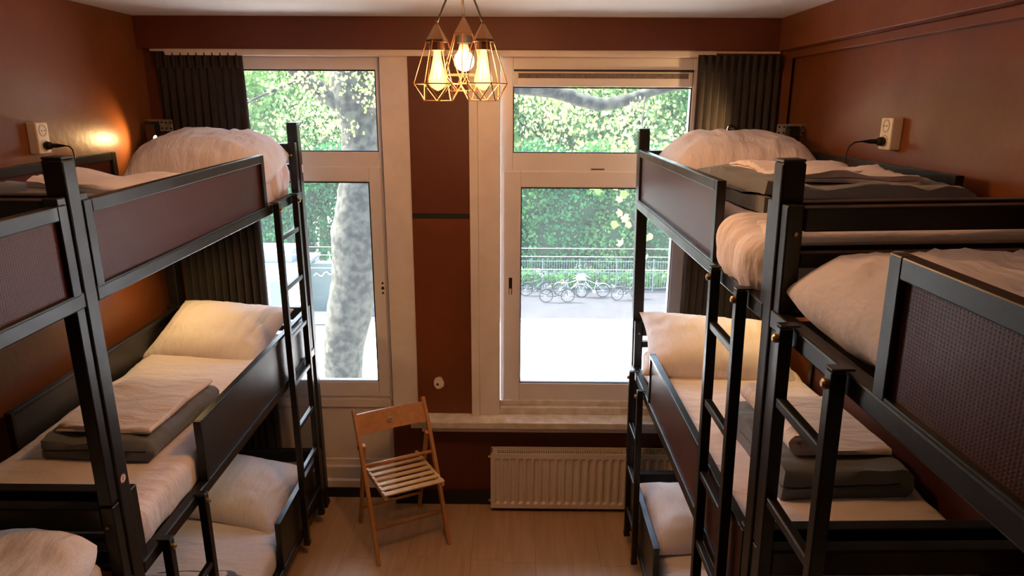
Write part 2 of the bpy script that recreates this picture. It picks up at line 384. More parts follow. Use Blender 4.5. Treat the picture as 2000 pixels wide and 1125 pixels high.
# ------------------------------------------------------------------ bunk beds
PITCH = 2.06
LV = (.15, 1.115, 2.08)                     # tops of the side rails
def bunk(label, root, s, v0, wall_boards, panels, ladders, shared_far, segs_levels=(0, 1, 2)):
    """s=-1: bed lies to the left of its aisle plane, +1: to the right; v0 = y of near post"""
    tiltz = root.rotation_euler.x
    def X(u): return s * u
    def P(mb, u0, u1, v_0, v_1, z0, z1): return mb.box(X(u0), X(u1), v_0 - 3, v_1 - 3, z0, z1)
    def footz(v): return -math.tan(tiltz) * (v - 3)
    ends = [v0] if shared_far else [v0, v0 + PITCH]
    for v in ends:
        for u in (0, .80):
            p = P(MB(), u, u + .06, v, v + .06, footz(v) + .012, 2.455).build('post', M_BLACK, root, bevel=.006)
            P(MB(), u - .004, u + .064, v - .004, v + .064, footz(v) + .001, footz(v) + .03).build('post_foot', M_CORD, p, bevel=.003)
            P(MB(), u + .001, u + .059, v + .001, v + .059, 2.455, 2.463).build('post_cap', M_CORD, p, bevel=.004)
    va, vb = v0 + .06, v0 + PITCH
    if shared_far: vb -= .0
    for i, z in enumerate(LV):
        for u in (.0, .82):
            P(MB(), u, u + .04, va, vb, z - .048, z).build('side_rail', M_BLACK, root, bevel=.005)
        P(MB(), .04, .82, va + .01, vb - .01, z - .045, z - .03).build('bed_base', M_BLACK, root)
        # end frames: two uprights and two rails at each end
        for e, (a, b) in enumerate(((va, va + .04), (vb - .04, vb))):
            for u in (.006, .815):
                lo = footz(a) if (shared_far and e == 1 and i == 0) else (LV[i - 1] + .28 if (shared_far and e == 1) else z - .05)
                P(MB(), u, u + .042, a, b, lo + .002, z + .275).build('end_upright', M_BLACK, root, bevel=.004)
            zt = .06 if i == 2 else .08
            P(MB(), .048, .815, a - .004, b + .004, z + .27 - zt, z + .27).build('end_rail', M_BLACK, root, bevel=.005)
            P(MB(), .048, .815, a, b, z + .118, z + .155).build('end_rail', M_BLACK, root, bevel=.004)
            MB().lathe([(.006, 0), (.006, .004), (.003, .006)], 8, Matrix.Translation((X(.03), (a - 3) - .0005, z + .205)) @ Matrix.Rotation(PI / 2, 4, 'X')).build('bolt', M_BRASS, root)
    def board(u0, u1, pv0, pv1, z0, z1, fr, sheet, rec):
        o = MB()
        for a, b, c, d in ((pv0, pv0 + fr, z0, z1), (pv1 - fr, pv1, z0, z1), (pv0 + fr, pv1 - fr, z1 - fr, z1), (pv0 + fr, pv1 - fr, z0, z0 + fr * .25)):
            P(o, u0, u1, a, b, c, d)
        g = o.build('guard_panel', M_BLACK, root, bevel=.003)
        um = (u0 + u1) / 2
        P(MB(), um - .002 + rec, um + .002 + rec, pv0 + fr * .5, pv1 - fr * .5, z0 + .002, z1 - fr * .5).build('panel_sheet', sheet, g)
        return g
    for (pv0, pv1, z0, z1, fr, sheet) in panels: board(.0, .03, pv0, pv1, z0, z1, fr, sheet, .0 if fr > .03 else -.006)
    for (pv0, pv1, z0, z1, fr, sheet) in wall_boards: board(.80, .83, pv0, pv1, z0, z1, fr, sheet, .0)
    for (pv0, pv1, ztop) in ladders:
        ld = bpy.data.objects.new('ladder', None); COL.objects.link(ld); ld.parent = root; ld.empty_display_size = .05
        for v in (pv0, pv1 - .03):
            sm = P(P(MB(), -.036, -.004, v, v + .03, .07, ztop - .002), -.036, .012, v - .001, v + .031, ztop + .0005, ztop + .006)
            st_ = sm.build('stile', M_BLACK, ld, bevel=.003)
            MB().lathe([(.011, 0), (.011, .008), (.006, .012)], 10, Matrix.Translation((X(-.036), v + .015 - 3, ztop - .03)) @ Matrix.Rotation(-s * PI / 2, 4, 'Y')).build('bolt', M_BRASS, ld)
            P(MB(), -.038, -.002, v - .002, v + .032, .06, .085).build('stile_foot', M_CORD, ld)
        zz = .273
        while zz < ztop - .06:
            P(MB(), -.032, -.008, pv0 + .03, pv1 - .03, zz - .026, zz).build('rung', M_BLACK, ld, bevel=.004)
            zz += .2728
    return root

LROT = (.0225, 0, 0); RROT = (.005, -.0202, 0)
LLOC = (-1.2475, 3, 0); RLOC = (.6990, 3, 0)
rL1 = thing('bunk_bed', 'black steel triple bunk bed along the left wall, beside the left window', 'bunk bed', LLOC, LROT, 'black steel triple bunk beds')
bunk('', rL1, -1, 1.94, [(2.56, 3.98, 1.12, 1.375, .02, M_SOLID), (2.28, 3.58, 2.085, 2.335, .04, M_PERF)],
     [(2.004, 3.45, 2.07, 2.335, .04, M_PERF), (2.495, 3.94, 1.112, 1.38, .014, M_SOLID), (3.18, 3.94, .12, .43, .014, M_SOLID)],
     [(3.497, 3.83, 2.085), (2.105, 2.415, 1.118)], False)
rL2 = thing('bunk_bed', 'black steel bunk bed nearest the camera on the left, cut off by the frame edge', 'bunk bed', LLOC, LROT, 'black steel triple bunk beds')
bunk('', rL2, -1, -.12, [(.5, 1.9, 1.12, 1.375, .02, M_SOLID), (.5, 1.88, 2.085, 2.335, .04, M_PERF)],
     [(.484, 1.93, 2.07, 2.335, .04, M_PERF), (-.06, 1.38, 1.112, 1.38, .014, M_SOLID)], [], True)
rR1 = thing('bunk_bed', 'black steel triple bunk bed along the right wall, beside the right window', 'bunk bed', RLOC, RROT, 'black steel triple bunk beds')
bunk('', rR1, 1, 1.715, [(1.87, 3.25, 1.12, 1.375, .035, M_PERF), (2.31, 3.74, 2.085, 2.352, .04, M_PERF)],
     [(2.262, 3.772, 2.078, 2.352, .036, M_PERF), (1.78, 3.262, 1.113, 1.378, .022, M_PERF), (2.965, 3.74, .15, .455, .014, M_SOLID)],
     [(1.88, 2.175, 2.085), (3.365, 3.66, 1.12)], False)
rR2 = thing('bunk_bed', 'black steel bunk bed nearest the camera on the right, with the large perforated guard', 'bunk bed', RLOC, RROT, 'black steel triple bunk beds')
bunk('', rR2, 1, -.345, [(-.2, 1.24, 1.12, 1.375, .035, M_PERF), (-.2, 1.3, 2.085, 2.352, .04, M_PERF)],
     [(-.285, 1.19, 2.078, 2.345, .04, M_PERF), (-.2, 1.2, 1.113, 1.378, .022, M_PERF)],
     [(1.275, 1.578, 2.085)], True)
def LM(u, v, z): return Matrix.Translation(LLOC) @ Matrix.Rotation(LROT[0], 4, 'X') @ Vector((-u, v - 3, z))
def RM(u, v, z): return Matrix.Translation(RLOC) @ Matrix.Rotation(RROT[1], 4, 'Y') @ Matrix.Rotation(RROT[0], 4, 'X') @ Vector((u, v - 3, z))
# stickers on posts
st = MB().lathe([(.0165, 0), (.0165, .001)], 20, Matrix.Translation((.0008, 1.965 - 3, 1.455)) @ Matrix.Rotation(PI / 2, 4, 'Y')).build('sticker', M_STICKR, rL1, label='round white sticker with dark red rim')
MB().lathe([(.0125, 0), (.0125, .0006)], 20, Matrix.Translation((.0018, 1.965 - 3, 1.455)) @ Matrix.Rotation(PI / 2, 4, 'Y')).build('sticker_face', M_STICK, st)
MB().bar((.0026, 1.961 - 3, 1.449), (.0026, 1.968 - 3, 1.462), .004, .0006, (1, 0, 0)).build('sticker_mark', M_STICKR, st)
MB().box(.0003, .0012, 4.035 - 3, 4.058 - 3, 2.18, 2.225).build('paper_tag', M_STICK, rL1)

# ------------------------------------------------------------------ bedding
def rslab(w, l, h, r, n=(26, 60, 5), amp=.004, fr=9, seed=0, over=0):
    """soft rounded slab, x -w/2..w/2, y -l/2..l/2, z 0..h"""
    mb = MB(); hx, hy, hz = w / 2, l / 2, h / 2
    def grid(fn, a, b):
        vs = [fn(i / a * 2 - 1, j / b * 2 - 1) for j in range(b + 1) for i in range(a + 1)]
        fs = [(j * (a + 1) + i, j * (a + 1) + i + 1, (j + 1) * (a + 1) + i + 1, (j + 1) * (a + 1) + i) for j in range(b) for i in range(a)]
        mb.add(vs, fs)
    nx, ny, nz = n
    for sg in (1, -1):
        grid(lambda a, b: (a * sg, b, sg), nx, ny); grid(lambda a, b: (a * -sg, sg, b), nx, nz); grid(lambda a, b: (sg, a * sg, b), ny, nz)
    out = []
    for v in mb.v:
        p = Vector((v.x * hx, v.y * hy, v.z * hz))
        q = Vector((max(-hx + r, min(hx - r, p.x)), max(-hy + r, min(hy - r, p.y)), max(-hz + r, min(hz - r, p.z))))
        d = p - q
        if d.length > 1e-9:
            d.normalize(); p2 = q + d * r
        else: p2 = p; d = Vector((0, 0, v.z))
        s = Vector((seed * 3.1, seed * 1.7, 0))
        nn = noise.noise(Vector((p2.x * fr * .5, p2.y * fr, p2.z * fr * .4)) + s) + .5 * abs(noise.noise(Vector((p2.x * fr * 1.1, p2.y * fr * 2.3, p2.z * fr * .5)) + s))
        side = 1 + over * (abs(v.x) > .98) * 2.2
        p2 = p2 + d * amp * nn * side
        out.append(Vector((p2.x, p2.y, p2.z + hz)))
    mb.v = out
    return mb

def mattress(label, side, v0, v1, z0, h, seed, u0=.045, u1=.79, amp=.006, over=.3):
    fn, rot = (LM, LROT) if side < 0 else (RM, RROT)
    mb = rslab(u1 - u0, v1 - v0, h, .04, amp=amp, seed=seed, over=over)
    loc = fn((u0 + u1) / 2, (v0 + v1) / 2, z0)
    o = mb.build('mattress', M_SHEET, smooth=True, weld=True, label=label, cat='mattress', group='mattresses in white fitted sheets')
    o.location = loc; o.rotation_euler = rot
    return o
mt = mattress('white sheeted mattress on the top bunk by the left window', -1, 2.06, 3.94, LV[2] - .029, .150, 1)
o = rslab(.20, .34, .20, .07, n=(18, 26, 14), amp=.022, fr=13, seed=21).build('sheet_bunch', M_SHEET, mt, smooth=True, weld=True, label='crumpled sheet end bunched at the corner'); o.location = (.285, .755, .015)
mattress('white sheeted mattress on the middle bunk by the left window', -1, 2.06, 3.94, LV[1] - .029, .150, 2)
mattress('white sheeted mattress on the bottom bunk by the left window', -1, 2.06, 3.94, LV[0] - .029, .150, 3)
mattress('white sheeted mattress at the lower left corner, middle bunk of the nearest bed', -1, -.0, 1.88, LV[1] - .029, .140, 4)
mattress('white sheeted mattress behind the guard of the nearest left bed, top bunk', -1, -.0, 1.88, LV[2] - .029, .150, 9)
mt = mattress('white sheeted mattress on the top bunk by the right window, sheet bulging at the side', 1, 1.84, 3.72, LV[2] - .029, .200, 5, u0=.050, amp=.008, over=.35)
o = rslab(.22, .37, .20, .08, n=(18, 26, 14), amp=.020, fr=11, seed=31).build('sheet_bunch', M_SHEET, mt, smooth=True, weld=True, label='loose sheet bulging over the rail'); o.location = (-.318, -.722, -.006)
mattress('white sheeted mattress on the middle bunk by the right window', 1, 1.84, 3.72, LV[1] - .029, .150, 6)
mattress('white sheeted mattress on the bottom bunk by the right window', 1, 1.84, 3.72, LV[0] - .029, .150, 7)
mattress('white sheeted mattress on the top bunk of the nearest right bed, behind the perforated guard', 1, -.22, 1.66, LV[2] - .029, .110, 8, u0=.12)
mattress('white sheeted mattress under the black end rails at lower right', 1, -.22, 1.66, LV[1] - .029, .150, 10)

def pillow(label, w, d, h, loc, rot, seed, pinch=.10, wr=.010, pw_=2.6, sag=0, rd=0):
    """cushion, x across w, y depth d, z thickness h, base at z=0"""
    mb = MB(); NX, NY = 44, 32
    for sg in (1, -1):
        vs = []
        for j in range(NY + 1):
            for i in range(NX + 1):
                a = math.sin((i / NX - .5) * PI); b = math.sin((j / NY - .5) * PI)
                th = max(0, (1 - abs(a) ** pw_)) ** .55 * max(0, (1 - abs(b) ** pw_)) ** .55
                x = w / 2 * a * (1 - pinch * (1 - b * b)) * math.sqrt(1 - rd * b * b * .5); y = d / 2 * b * (1 - pinch * (1 - a * a)) * math.sqrt(1 - rd * a * a * .5)
                s = Vector((seed * 2.3, seed * 5.1, sg * 3))
                ang = math.atan2(b, a)
                n1 = noise.noise(Vector((x * 5, y * 5, 0)) + s)
                n2 = 1 - abs(noise.noise(Vector((x * 9 + n1 * .8, y * 9 + n1 * .8, 1)) + s)) * 2
                n3 = 1 - abs(noise.noise(Vector((ang * 4.5, (a * a + b * b) * .9, 2)) + s)) * 2
                e = (abs(a) ** 3 + abs(b) ** 3)
                z = sg * h / 2 * th * (1 + .14 * n1) + th * (wr * .8 * n2 + wr * 1.1 * n3 * min(1, e)) * sg
                z -= sag * (abs(a) ** 2.2)
                if sg < 0: z *= .75
                vs.append((x, y, z + h * .375))
        fs = []
        for j in range(NY):
            for i in range(NX):
                q = (j * (NX + 1) + i, j * (NX + 1) + i + 1, (j + 1) * (NX + 1) + i + 1, (j + 1) * (NX + 1) + i)
                fs.append(q if sg > 0 else q[::-1])
        mb.add(vs, fs)
    o = mb.build('pillow', M_PILLOW, smooth=True, weld=True, label=label, cat='pillow', group='white pillows')
    o.location = loc; o.rotation_euler = rot
    return o
pillow('big plump white pillow on the top bunk by the left window', .76, .56, .30, (-1.63, 3.68, 2.175), (.20, .03, .05), 1, sag=.02, pw_=3.6, pinch=.07, wr=.018, rd=.35)
pillow('white pillow leaning back on the middle bunk by the left window, lit yellow', .70, .50, .20, (-1.70, 3.74, 1.245), (.44, .03, -.14), 2, pw_=3.0, pinch=.08)
pillow('white pillow on the bottom bunk by the left window, below the yellow lit one', .66, .54, .22, (-1.62, 3.64, .275), (.22, .08, -.18), 3, pw_=3.0)
pillow('white pillow end at the lower left corner on the nearest left bed', .62, .46, .18, (-1.53, 1.61, 1.195), (.05, 0, .05), 4, pw_=4, pinch=.0, rd=.6)
pillow('plump white pillow on the top bunk by the right window', .80, .46, .28, (1.115, 3.52, 2.205), (.22, .02, -.03), 5, sag=.03, pw_=3.6, pinch=.06, wr=.018, rd=.3)
pillow('white pillow on the middle bunk by the right window, pointed corner over the rail', .80, .52, .22, (1.065, 3.50, 1.25), (.38, .06, -.10), 6, pw_=2.9)
pillow('white pillow on the bottom bunk by the right window, above the floor', .60, .50, .24, (1.00, 3.40, .275), (.28, .04, .08), 7, pw_=3.0)
pillow('puffy white pillow hanging over the rail beside the large perforated guard', .72, .70, .275, (1.045, 1.365, 2.015), (.02, .02, .07), 8, wr=.020, pw_=4.2, pinch=.05, rd=.12)

def folded(w, l, t, layers, seed, amp=.006, roll=0, taper=0):
    """a cloth folded to and fro: section in xz, extruded along y; roll = turns of a roll at the -x end"""
    path = []; R = t * .54
    z = t / 2
    for i in range(layers):
        xs = [-w / 2 + R, w / 2 - R]
        if i % 2: xs = xs[::-1]
        inset = random.uniform(0, .02)
        nseg = 10
        for k in range(nseg + 1):
            path.append((xs[0] + (xs[1] - xs[0]) * k / nseg, z))
        if i < layers - 1:
            sg = 1 if i % 2 == 0 else -1
            for k in range(1, 7):
                a = -PI / 2 + PI * k / 7
                path.append((xs[1] + sg * math.cos(a) * R, z + R + math.sin(a) * R))
            z += 2 * R
    if roll:
        # coil at the left end on top of the last layer
        x0 = -w / 2 + .05; r0 = .035
        path = [(w / 2 - (w - .05) * k / 14, t / 2) for k in range(15)]
        turns = int(roll * 14)
        for k in range(1, turns + 1):
            a = -PI / 2 - 2 * PI * k / 14; r = r0 * (1 - .62 * k / turns)
            path.append((x0 + r * math.cos(a), t / 2 + r0 + r * math.sin(a)))
    N = len(path); NY = 34; hh = t * .46
    L = []; Rr = []
    for i, (x, zz) in enumerate(path):
        a = path[max(i - 1, 0)]; b = path[min(i + 1, N - 1)]
        dx, dz = b[0] - a[0], b[1] - a[1]; q = math.hypot(dx, dz) or 1
        L.append((x - dz / q * hh, zz + dx / q * hh)); Rr.append((x + dz / q * hh, zz - dx / q * hh))
    loop = L + Rr[::-1]; n = len(loop)
    mb = MB(); s = Vector((seed * 4.7, seed * 1.3, 0)); top = max(p[1] for p in loop)
    vs = []
    for j in range(NY + 1):
        f = j / NY; y = (f - .5) * l
        for (x, zz) in loop:
            lv = zz / top
            nz = noise.noise(Vector((x * 6, y * 6, zz * 30)) + s)
            yy = y + noise.noise(Vector((x * 5, zz * 40, (0 if f < .5 else 9))) + s) * .016 * (abs(f - .5) * 2) ** 2
            xx = x * (1 - taper * (f - .5)) + .010 * noise.noise(Vector((y * 5, zz * 35, 7)) + s)
            z2 = zz + amp * 2.4 * nz * lv + amp * 1.5 * lv * (abs(noise.noise(Vector((x * 7 + y * 5, y * 16, 3)) + s)) + .5 * abs(noise.noise(Vector((x * 18, y * 30, 3)) + s)))
            z2 -= .006 * lv * (abs(f - .5) * 2) ** 6
            vs.append((xx, yy, max(z2, .0)))
    fs = []
    for j in range(NY):
        for i in range(n):
            i2 = (i + 1) % n; fs.append((j * n + i, j * n + i2, (j + 1) * n + i2, (j + 1) * n + i))
    for i in range(N - 1):
        fs.append((i, i + 1, n - 2 - i, n - 1 - i)[::-1] if True else 0)
        o = NY * n; fs.append((o + i, o + i + 1, o + n - 2 - i, o + n - 1 - i))
    mb.add(vs, fs); mb.top = top
    return mb

def cloth(name, material, mb, label, cat, group, loc, rot):
    o = mb.build(name, material, smooth=True, label=label, cat=cat, group=group); o.location = loc; o.rotation_euler = rot
    es = o.modifiers.new('split', 'EDGE_SPLIT'); es.split_angle = math.radians(75)
    return o
GD, GS = 'folded grey duvets', 'folded white sheets'
# middle left
a = folded(.46, .56, .037, 2, 1, amp=.008); cloth('duvet', M_GREY, a, 'grey folded duvet on the middle bunk by the left window', 'duvet', GD, (-1.645, 2.69, 1.235), (.02, 0, -.03))
b = folded(.385, .50, .011, 2, 2, amp=.007); cloth('bed_sheet', M_SHEET, b, 'white folded sheet on the grey duvet, middle bunk by the left window', 'sheet', GS, (-1.625, 2.71, 1.326), (.02, .01, -.05))
# top left
a = folded(.60, .62, .040, 2, 3, amp=.010); cloth('duvet', M_GREY, a, 'grey folded duvet on the top bunk by the left window', 'duvet', GD, (-1.66, 2.42, 2.190), (.02, 0, .08))
b = folded(.44, .40, .016, 2, 4, amp=.010); cloth('bed_sheet', M_SHEET, b, 'white folded sheet on the top bunk by the left window', 'sheet', GS, (-1.52, 2.60, 2.275), (.02, .05, .10))
# bottom left
a = folded(.52, .50, .046, 2, 5); cloth('duvet', M_GREY, a, 'grey folded duvet on the bottom bunk by the left window', 'duvet', GD, (-1.62, 2.62, .270), (.02, 0, .05))
b = folded(.44, .44, .014, 2, 6, amp=.012); cloth('bed_sheet', M_SHEET, b, 'white crumpled sheet on the bottom bunk by the left window', 'sheet', GS, (-1.60, 2.60, .370), (.02, 0, .08))
# middle right
a = folded(.48, .60, .056, 2, 7, amp=.009); cloth('duvet', M_GREY, a, 'grey folded duvet on the middle bunk by the right window', 'duvet', GD, (1.135, 2.46, 1.235), (0, 0, .05))
b = folded(.40, .48, .020, 1, 8, amp=.008, roll=2.2); cloth('bed_sheet', M_SHEET, b, 'white sheet rolled at one end, on the middle bunk by the right window', 'sheet', GS, (1.165, 2.50, 1.358), (0, .02, .05))
# top right
a = folded(.70, .70, .044, 2, 9, amp=.012); cloth('duvet', M_GREY, a, 'grey folded duvet on the top bunk by the right window', 'duvet', GD, (1.08, 2.52, 2.246), (0, .02, .06))
b = folded(.46, .52, .014, 2, 10, amp=.010); cloth('bed_sheet', M_SHEET, b, 'white folded sheet on the top bunk by the right window', 'sheet', GS, (1.10, 2.56, 2.336), (0, .03, .10))
# near right top, near left top, bottom right
a = folded(.42, .60, .044, 2, 11, amp=.012); cloth('duvet', M_GREY, a, 'grey folded duvet at the right edge behind the large perforated guard', 'duvet', GD, (1.22, .72, 2.196), (0, 0, .05))
a = folded(.46, .44, .05, 2, 12, amp=.010); cloth('duvet', M_GREY, a, 'grey folded duvet on the bottom bunk by the right window', 'duvet', GD, (1.10, 2.62, .270), (0, 0, .05))
b = folded(.40, .40, .016, 2, 13, amp=.010); cloth('bed_sheet', M_SHEET, b, 'white folded sheet on the top bunk of the nearest left bed', 'sheet', GS, (-1.52, 1.58, 2.165), (.02, 0, .2))

# ------------------------------------------------------------------ curtains and track
def curtain(label, x0, x1, y, z0, z1, folds, seed, spread=0, sgn=1):
    mb = MB(); NX, NZ = folds * 10, 46; vs = []
    for j in range(NZ + 1):
        f = j / NZ; z = z1 + (z0 - z1) * f
        for i in range(NX + 1):
            t = i / NX
            w = (x1 - x0); x = x0 + w * t
            x += (spread * f * t if sgn > 0 else -spread * f * (1 - t))
            ph = t * folds * 2 * PI + .7 * noise.noise((t * 6, f * 1.5, seed))
            A = (.010 + .018 * min(1, f * 5)) * (.75 + .35 * noise.noise((t * 8, f, seed + 3)))
            yy = y + A * (math.sin(ph) + .35 * math.sin(2 * ph + 1) * min(1, f * 4)) + .008 * noise.noise((t * 3, f * 4, seed))
            x += .008 * math.cos(ph) * min(1, f * 4)
            vs.append((x, yy, z))
    fs = [(j * (NX + 1) + i, j * (NX + 1) + i + 1, (j + 1) * (NX + 1) + i + 1, (j + 1) * (NX + 1) + i) for j in range(NZ) for i in range(NX)]
    mb.add(vs, fs)
    r = thing('curtain', label, 'curtain', ((x0 + x1) / 2, y, z0), group='dark curtains')
    o = mb.build('drape', M_CURT, r, smooth=True, origin=((x0 + x1) / 2, y, z0))
    sm = o.modifiers.new('solid', 'SOLIDIFY'); sm.thickness = .003
    hb = MB()
    for i in range(folds):
        xc = x0 + (x1 - x0) * (i + .5) / folds - (x0 + x1) / 2
        hb.box(xc - .008, xc + .008, -.022, -.008, z1 - z0 - .085, z1 - z0)
    for i in range(folds):
        xc = x0 + (x1 - x0) * (i + .5) / folds - (x0 + x1) / 2
        MB().box(xc - .007, xc + .007, -.030, -.018, z1 - z0 - .09, z1 - z0 - .002).build('pleat', M_CURT, r, bevel=.003)
    return r
curtain('dark brown pleated curtain drawn to the left of the left window', -2.085, -1.585, 4.115, .28, 2.872, 11, 1, spread=.025)
curtain('dark brown pleated curtain drawn to the right of the right window', 1.005, 1.465, 4.035, .30, 2.862, 11, 5, spread=.015, sgn=-1)
tk = thing('curtain_track', 'slim white curtain track under the dark beam', 'curtain track', (-.3, 4.10, 2.874))
MB().box(-1.80, 1.78, -.012, .012, 0, .012).build('rail', M_WHITE, tk, bevel=.002)
for xx in (-1.5, -.6, .3, 1.2): MB().box(xx - .01, xx + .01, -.016, .016, .004, .0122).build('clip', M_PLASTIC, tk)

# ------------------------------------------------------------------ radiator
rd = thing('radiator', 'cream ribbed panel radiator under the window sill', 'radiator', (.43, 4.02, .03))
RX0, RX1, RZ = -.592, .60, .395
fp = MB(); vs = []; nr = 23; NXr = nr * 8
prof = []
for i in range(NXr + 1):
    t = i / NXr; c = math.cos(t * nr * 2 * PI); prof.append((RX0 + .02 + (RX1 - RX0 - .04) * t, -.0065 * max(-.55, min(.55, c)) / .55))
zs = [0.0, .03, .045, .345, .36, RZ - .012]
for zi, z in enumerate(zs):
    for (x, d) in prof: fp.v.append(Vector((x, -.045 + (d if zi in (2, 3) else -.0065), z)))
nn = len(prof)
for j in range(len(zs) - 1):
    for i in range(nn - 1): fp.f.append((j * nn + i, j * nn + i + 1, (j + 1) * nn + i + 1, (j + 1) * nn + i))
fp.box(RX0, RX0 + .02, -.0515, -.04, 0, RZ - .012); fp.box(RX1 - .02, RX1, -.0515, -.04, 0, RZ - .012)
fp.build('front_panel', M_RAD, rd)
MB().box(RX0 + .01, RX1 - .01, .02, .035, .0, RZ - .012).build('rear_panel', M_RAD, rd)
for xx in (RX0, RX1 - .012): MB().box(xx, xx + .012, -.04, .035, .004, RZ).build('side_cover', M_RAD, rd, bevel=.002)
MB().box(RX0 + .02, RX1 - .02, -.034, .018, .30, .366).build('convector_core', M_RADDK, rd)
gr = MB().box(RX0, RX1, -.0515, -.042, RZ - .014, RZ).box(RX0, RX1, .028, .037, RZ - .010, RZ + .004).box(RX0, RX0 + .04, -.045, .03, RZ - .012, RZ).box(RX1 - .04, RX1, -.045, .03, RZ - .012, RZ).build('top_frame', M_RAD, rd, bevel=.001)
for i in range(80):
    xx = RX0 + .045 + i * (RX1 - RX0 - .09) / 79
    if i == 0: sl = MB()
    sl.box(xx - .0024, xx + .0024, -.043, .029, RZ - .012, RZ - .001)
sl.build('grille_slats', M_RAD, gr, kind='stuff')
for z in (.03, .35):
    MB().lathe([(.010, 0), (.010, .014), (.007, .018)], 10, Matrix.Translation((RX0, -.005, z)) @ Matrix.Rotation(-PI / 2, 4, 'Y')).build('plug_cap', M_BRASS, rd)
for xx in (-.4, .4): MB().box(xx - .02, xx + .02, .035, .062, .04, .36).build('wall_bracket', M_RAD, rd)

# ------------------------------------------------------------------ folding chair
def chair():
    # floor contacts measured from the picture
    A = Vector((-.790, 3.420, 0)); B = Vector((-.402, 3.625, 0))       # front feet
    Cc = Vector((-1.022, 3.835, 0)); Dd = Vector((-.640, 4.02, 0))     # rear feet
    c = (A + B + Cc + Dd) / 4
    r = thing('folding_chair', 'wooden folding chair with slatted seat standing before the window', 'chair', (c.x, c.y, 0))
    ex = (B - A).normalized(); ey = Vector((-ex.y, ex.x, 0))
    def W(p, along, back, z): return p + ex * along + ey * back + Vector((0, 0, z)) - Vector((c.x, c.y, 0))
    width = (B - A).length; D = ((Cc - A).dot(ey) + (Dd - B).dot(ey)) / 2
    o0 = A
    backw = D + .0
    H = .81
    # long legs: front foot up to the back rest
    lg = []
    for a in (0, width):
        q0 = W(o0, a, 0, .0); q1 = W(o0, a, D * .30, .33); q2 = W(o0, a, D * .64, .65); q3 = W(o0, a, D * .86, H)
        mb = MB()
        pts = [q0, q1, q2, q3]; 
        for i in range(3): pass
        w, t = .022, .036
        prof = []
        for i, p in enumerate(pts):
            d = (pts[min(i + 1, 3)] - pts[max(i - 1, 0)]).normalized(); n = ex.cross(d).normalized()
            tt = t * (.8 if i == 0 else 1)
            prof.append([p - ex * w / 2 - n * tt / 2, p + ex * w / 2 - n * tt / 2, p + ex * w / 2 + n * tt / 2, p - ex * w / 2 + n * tt / 2])
        for q in prof: mb.v += q
        for i in range(3):
            for j in range(4): mb.f.append((i * 4 + j, i * 4 + (j + 1) % 4, i * 4 + 4 + (j + 1) % 4, i * 4 + 4 + j))
        mb.f += [(3, 2, 1, 0), (12, 13, 14, 15)]
        mb.build('leg', M_CHAIR, r, bevel=.004, smooth=False)
    # rear legs: rear foot up to a pivot on the long legs
    ins = .022
    for a, foot in ((ins, Cc), (width - ins, Dd)):
        q0 = W(o0, a, D, 0); q1 = W(o0, a, D * .60, .63)
        MB().bar(q0, q1, .020, .032, ey).build('leg', M_CHAIR, r, bevel=.004)
    # seat: side rails and slats
    sz = .445
    def S(a, b, z=sz): return W(o0, a, b, z)
    for a in (ins + .026, width - ins - .026):
        MB().bar(S(a, D * -.10, sz + .004), S(a, D * .90, sz - .020), .018, .030).build('seat_rail', M_SEAT, r, bevel=.003)
    f0, f1 = -.10 * D, .80 * D
    for i in range(7):
        t = i / 6; b = f0 + .012 + (f1 - f0 - .024) * t
        zz = sz + .022 - .022 * (b - f0) / (f1 - f0) - .004 * math.sin(t * PI)
        MB().bar(S(ins + .018, b, zz), S(width - ins - .018, b, zz), .034 if i else .040, .010).build('seat_slat', M_SEAT, r, bevel=.003)
    # back rest board, slightly curved, and the brace bars
    bb = MB(); NB = 10
    for z0_, z1_ in ((.680, .785),):
        for i in range(NB + 1):
            t = i / NB; sagb = .012 * math.sin(t * PI)
            for zz in (z0_, z1_):
                bk = D * (.64 + .22 * (zz - .65) / .16)
                for th in (-.007, .007):
                    bb.v.append(W(o0, .008 + (width - .016) * t, bk + sagb + th, zz))
        for i in range(NB):
            o = i * 4
            bb.f += [(o, o + 4, o + 6, o + 2), (o + 1, o + 3, o + 7, o + 5), (o + 2, o + 6, o + 7, o + 3), (o, o + 1, o + 5, o + 4)]
        bb.f += [(0, 2, 3, 1), (NB * 4, NB * 4 + 1, NB * 4 + 3, NB * 4 + 2)]
    br = bb.build('backrest', M_CHAIR, r, bevel=.003)
    Mx = Matrix.Translation(W(o0, width * .47, D * .745 - .002, .733)) @ Matrix(((ex.x, ey.x, 0), (ex.y, ey.y, 0), (0, 0, 1))).to_4x4() @ Matrix.Rotation(PI / 2, 4, 'X')
    MB().lathe([(.013, 0), (.013, .010), (.009, .012)], 16, Mx).build('metal_disc', M_STEEL, br, smooth=False)
    for a, b, z, aa in ((0, D * .18, .185, width), (0, D * .50, .515, width)):
        MB().tube([W(o0, a, b, z), W(o0, aa, b, z)], .011, 10).build('cross_bar', M_CHAIR, r, smooth=True)
    MB().tube([W(o0, ins, D * .87, .14), W(o0, width - ins, D * .87, .14)], .009, 10).build('cross_bar', M_CHAIR, r, smooth=True)
    for a in (-.004, width + .004):
        Mx = Matrix.Translation(W(o0, a, D * .60, .62)) @ Matrix(((ex.x, ey.x, 0), (ex.y, ey.y, 0), (0, 0, 1))).to_4x4() @ Matrix.Rotation(PI / 2, 4, 'Y')
        MB().lathe([(.012, -.012), (.012, .012)], 10, Mx).build('pivot', M_CORD, r)
    return r
chair()

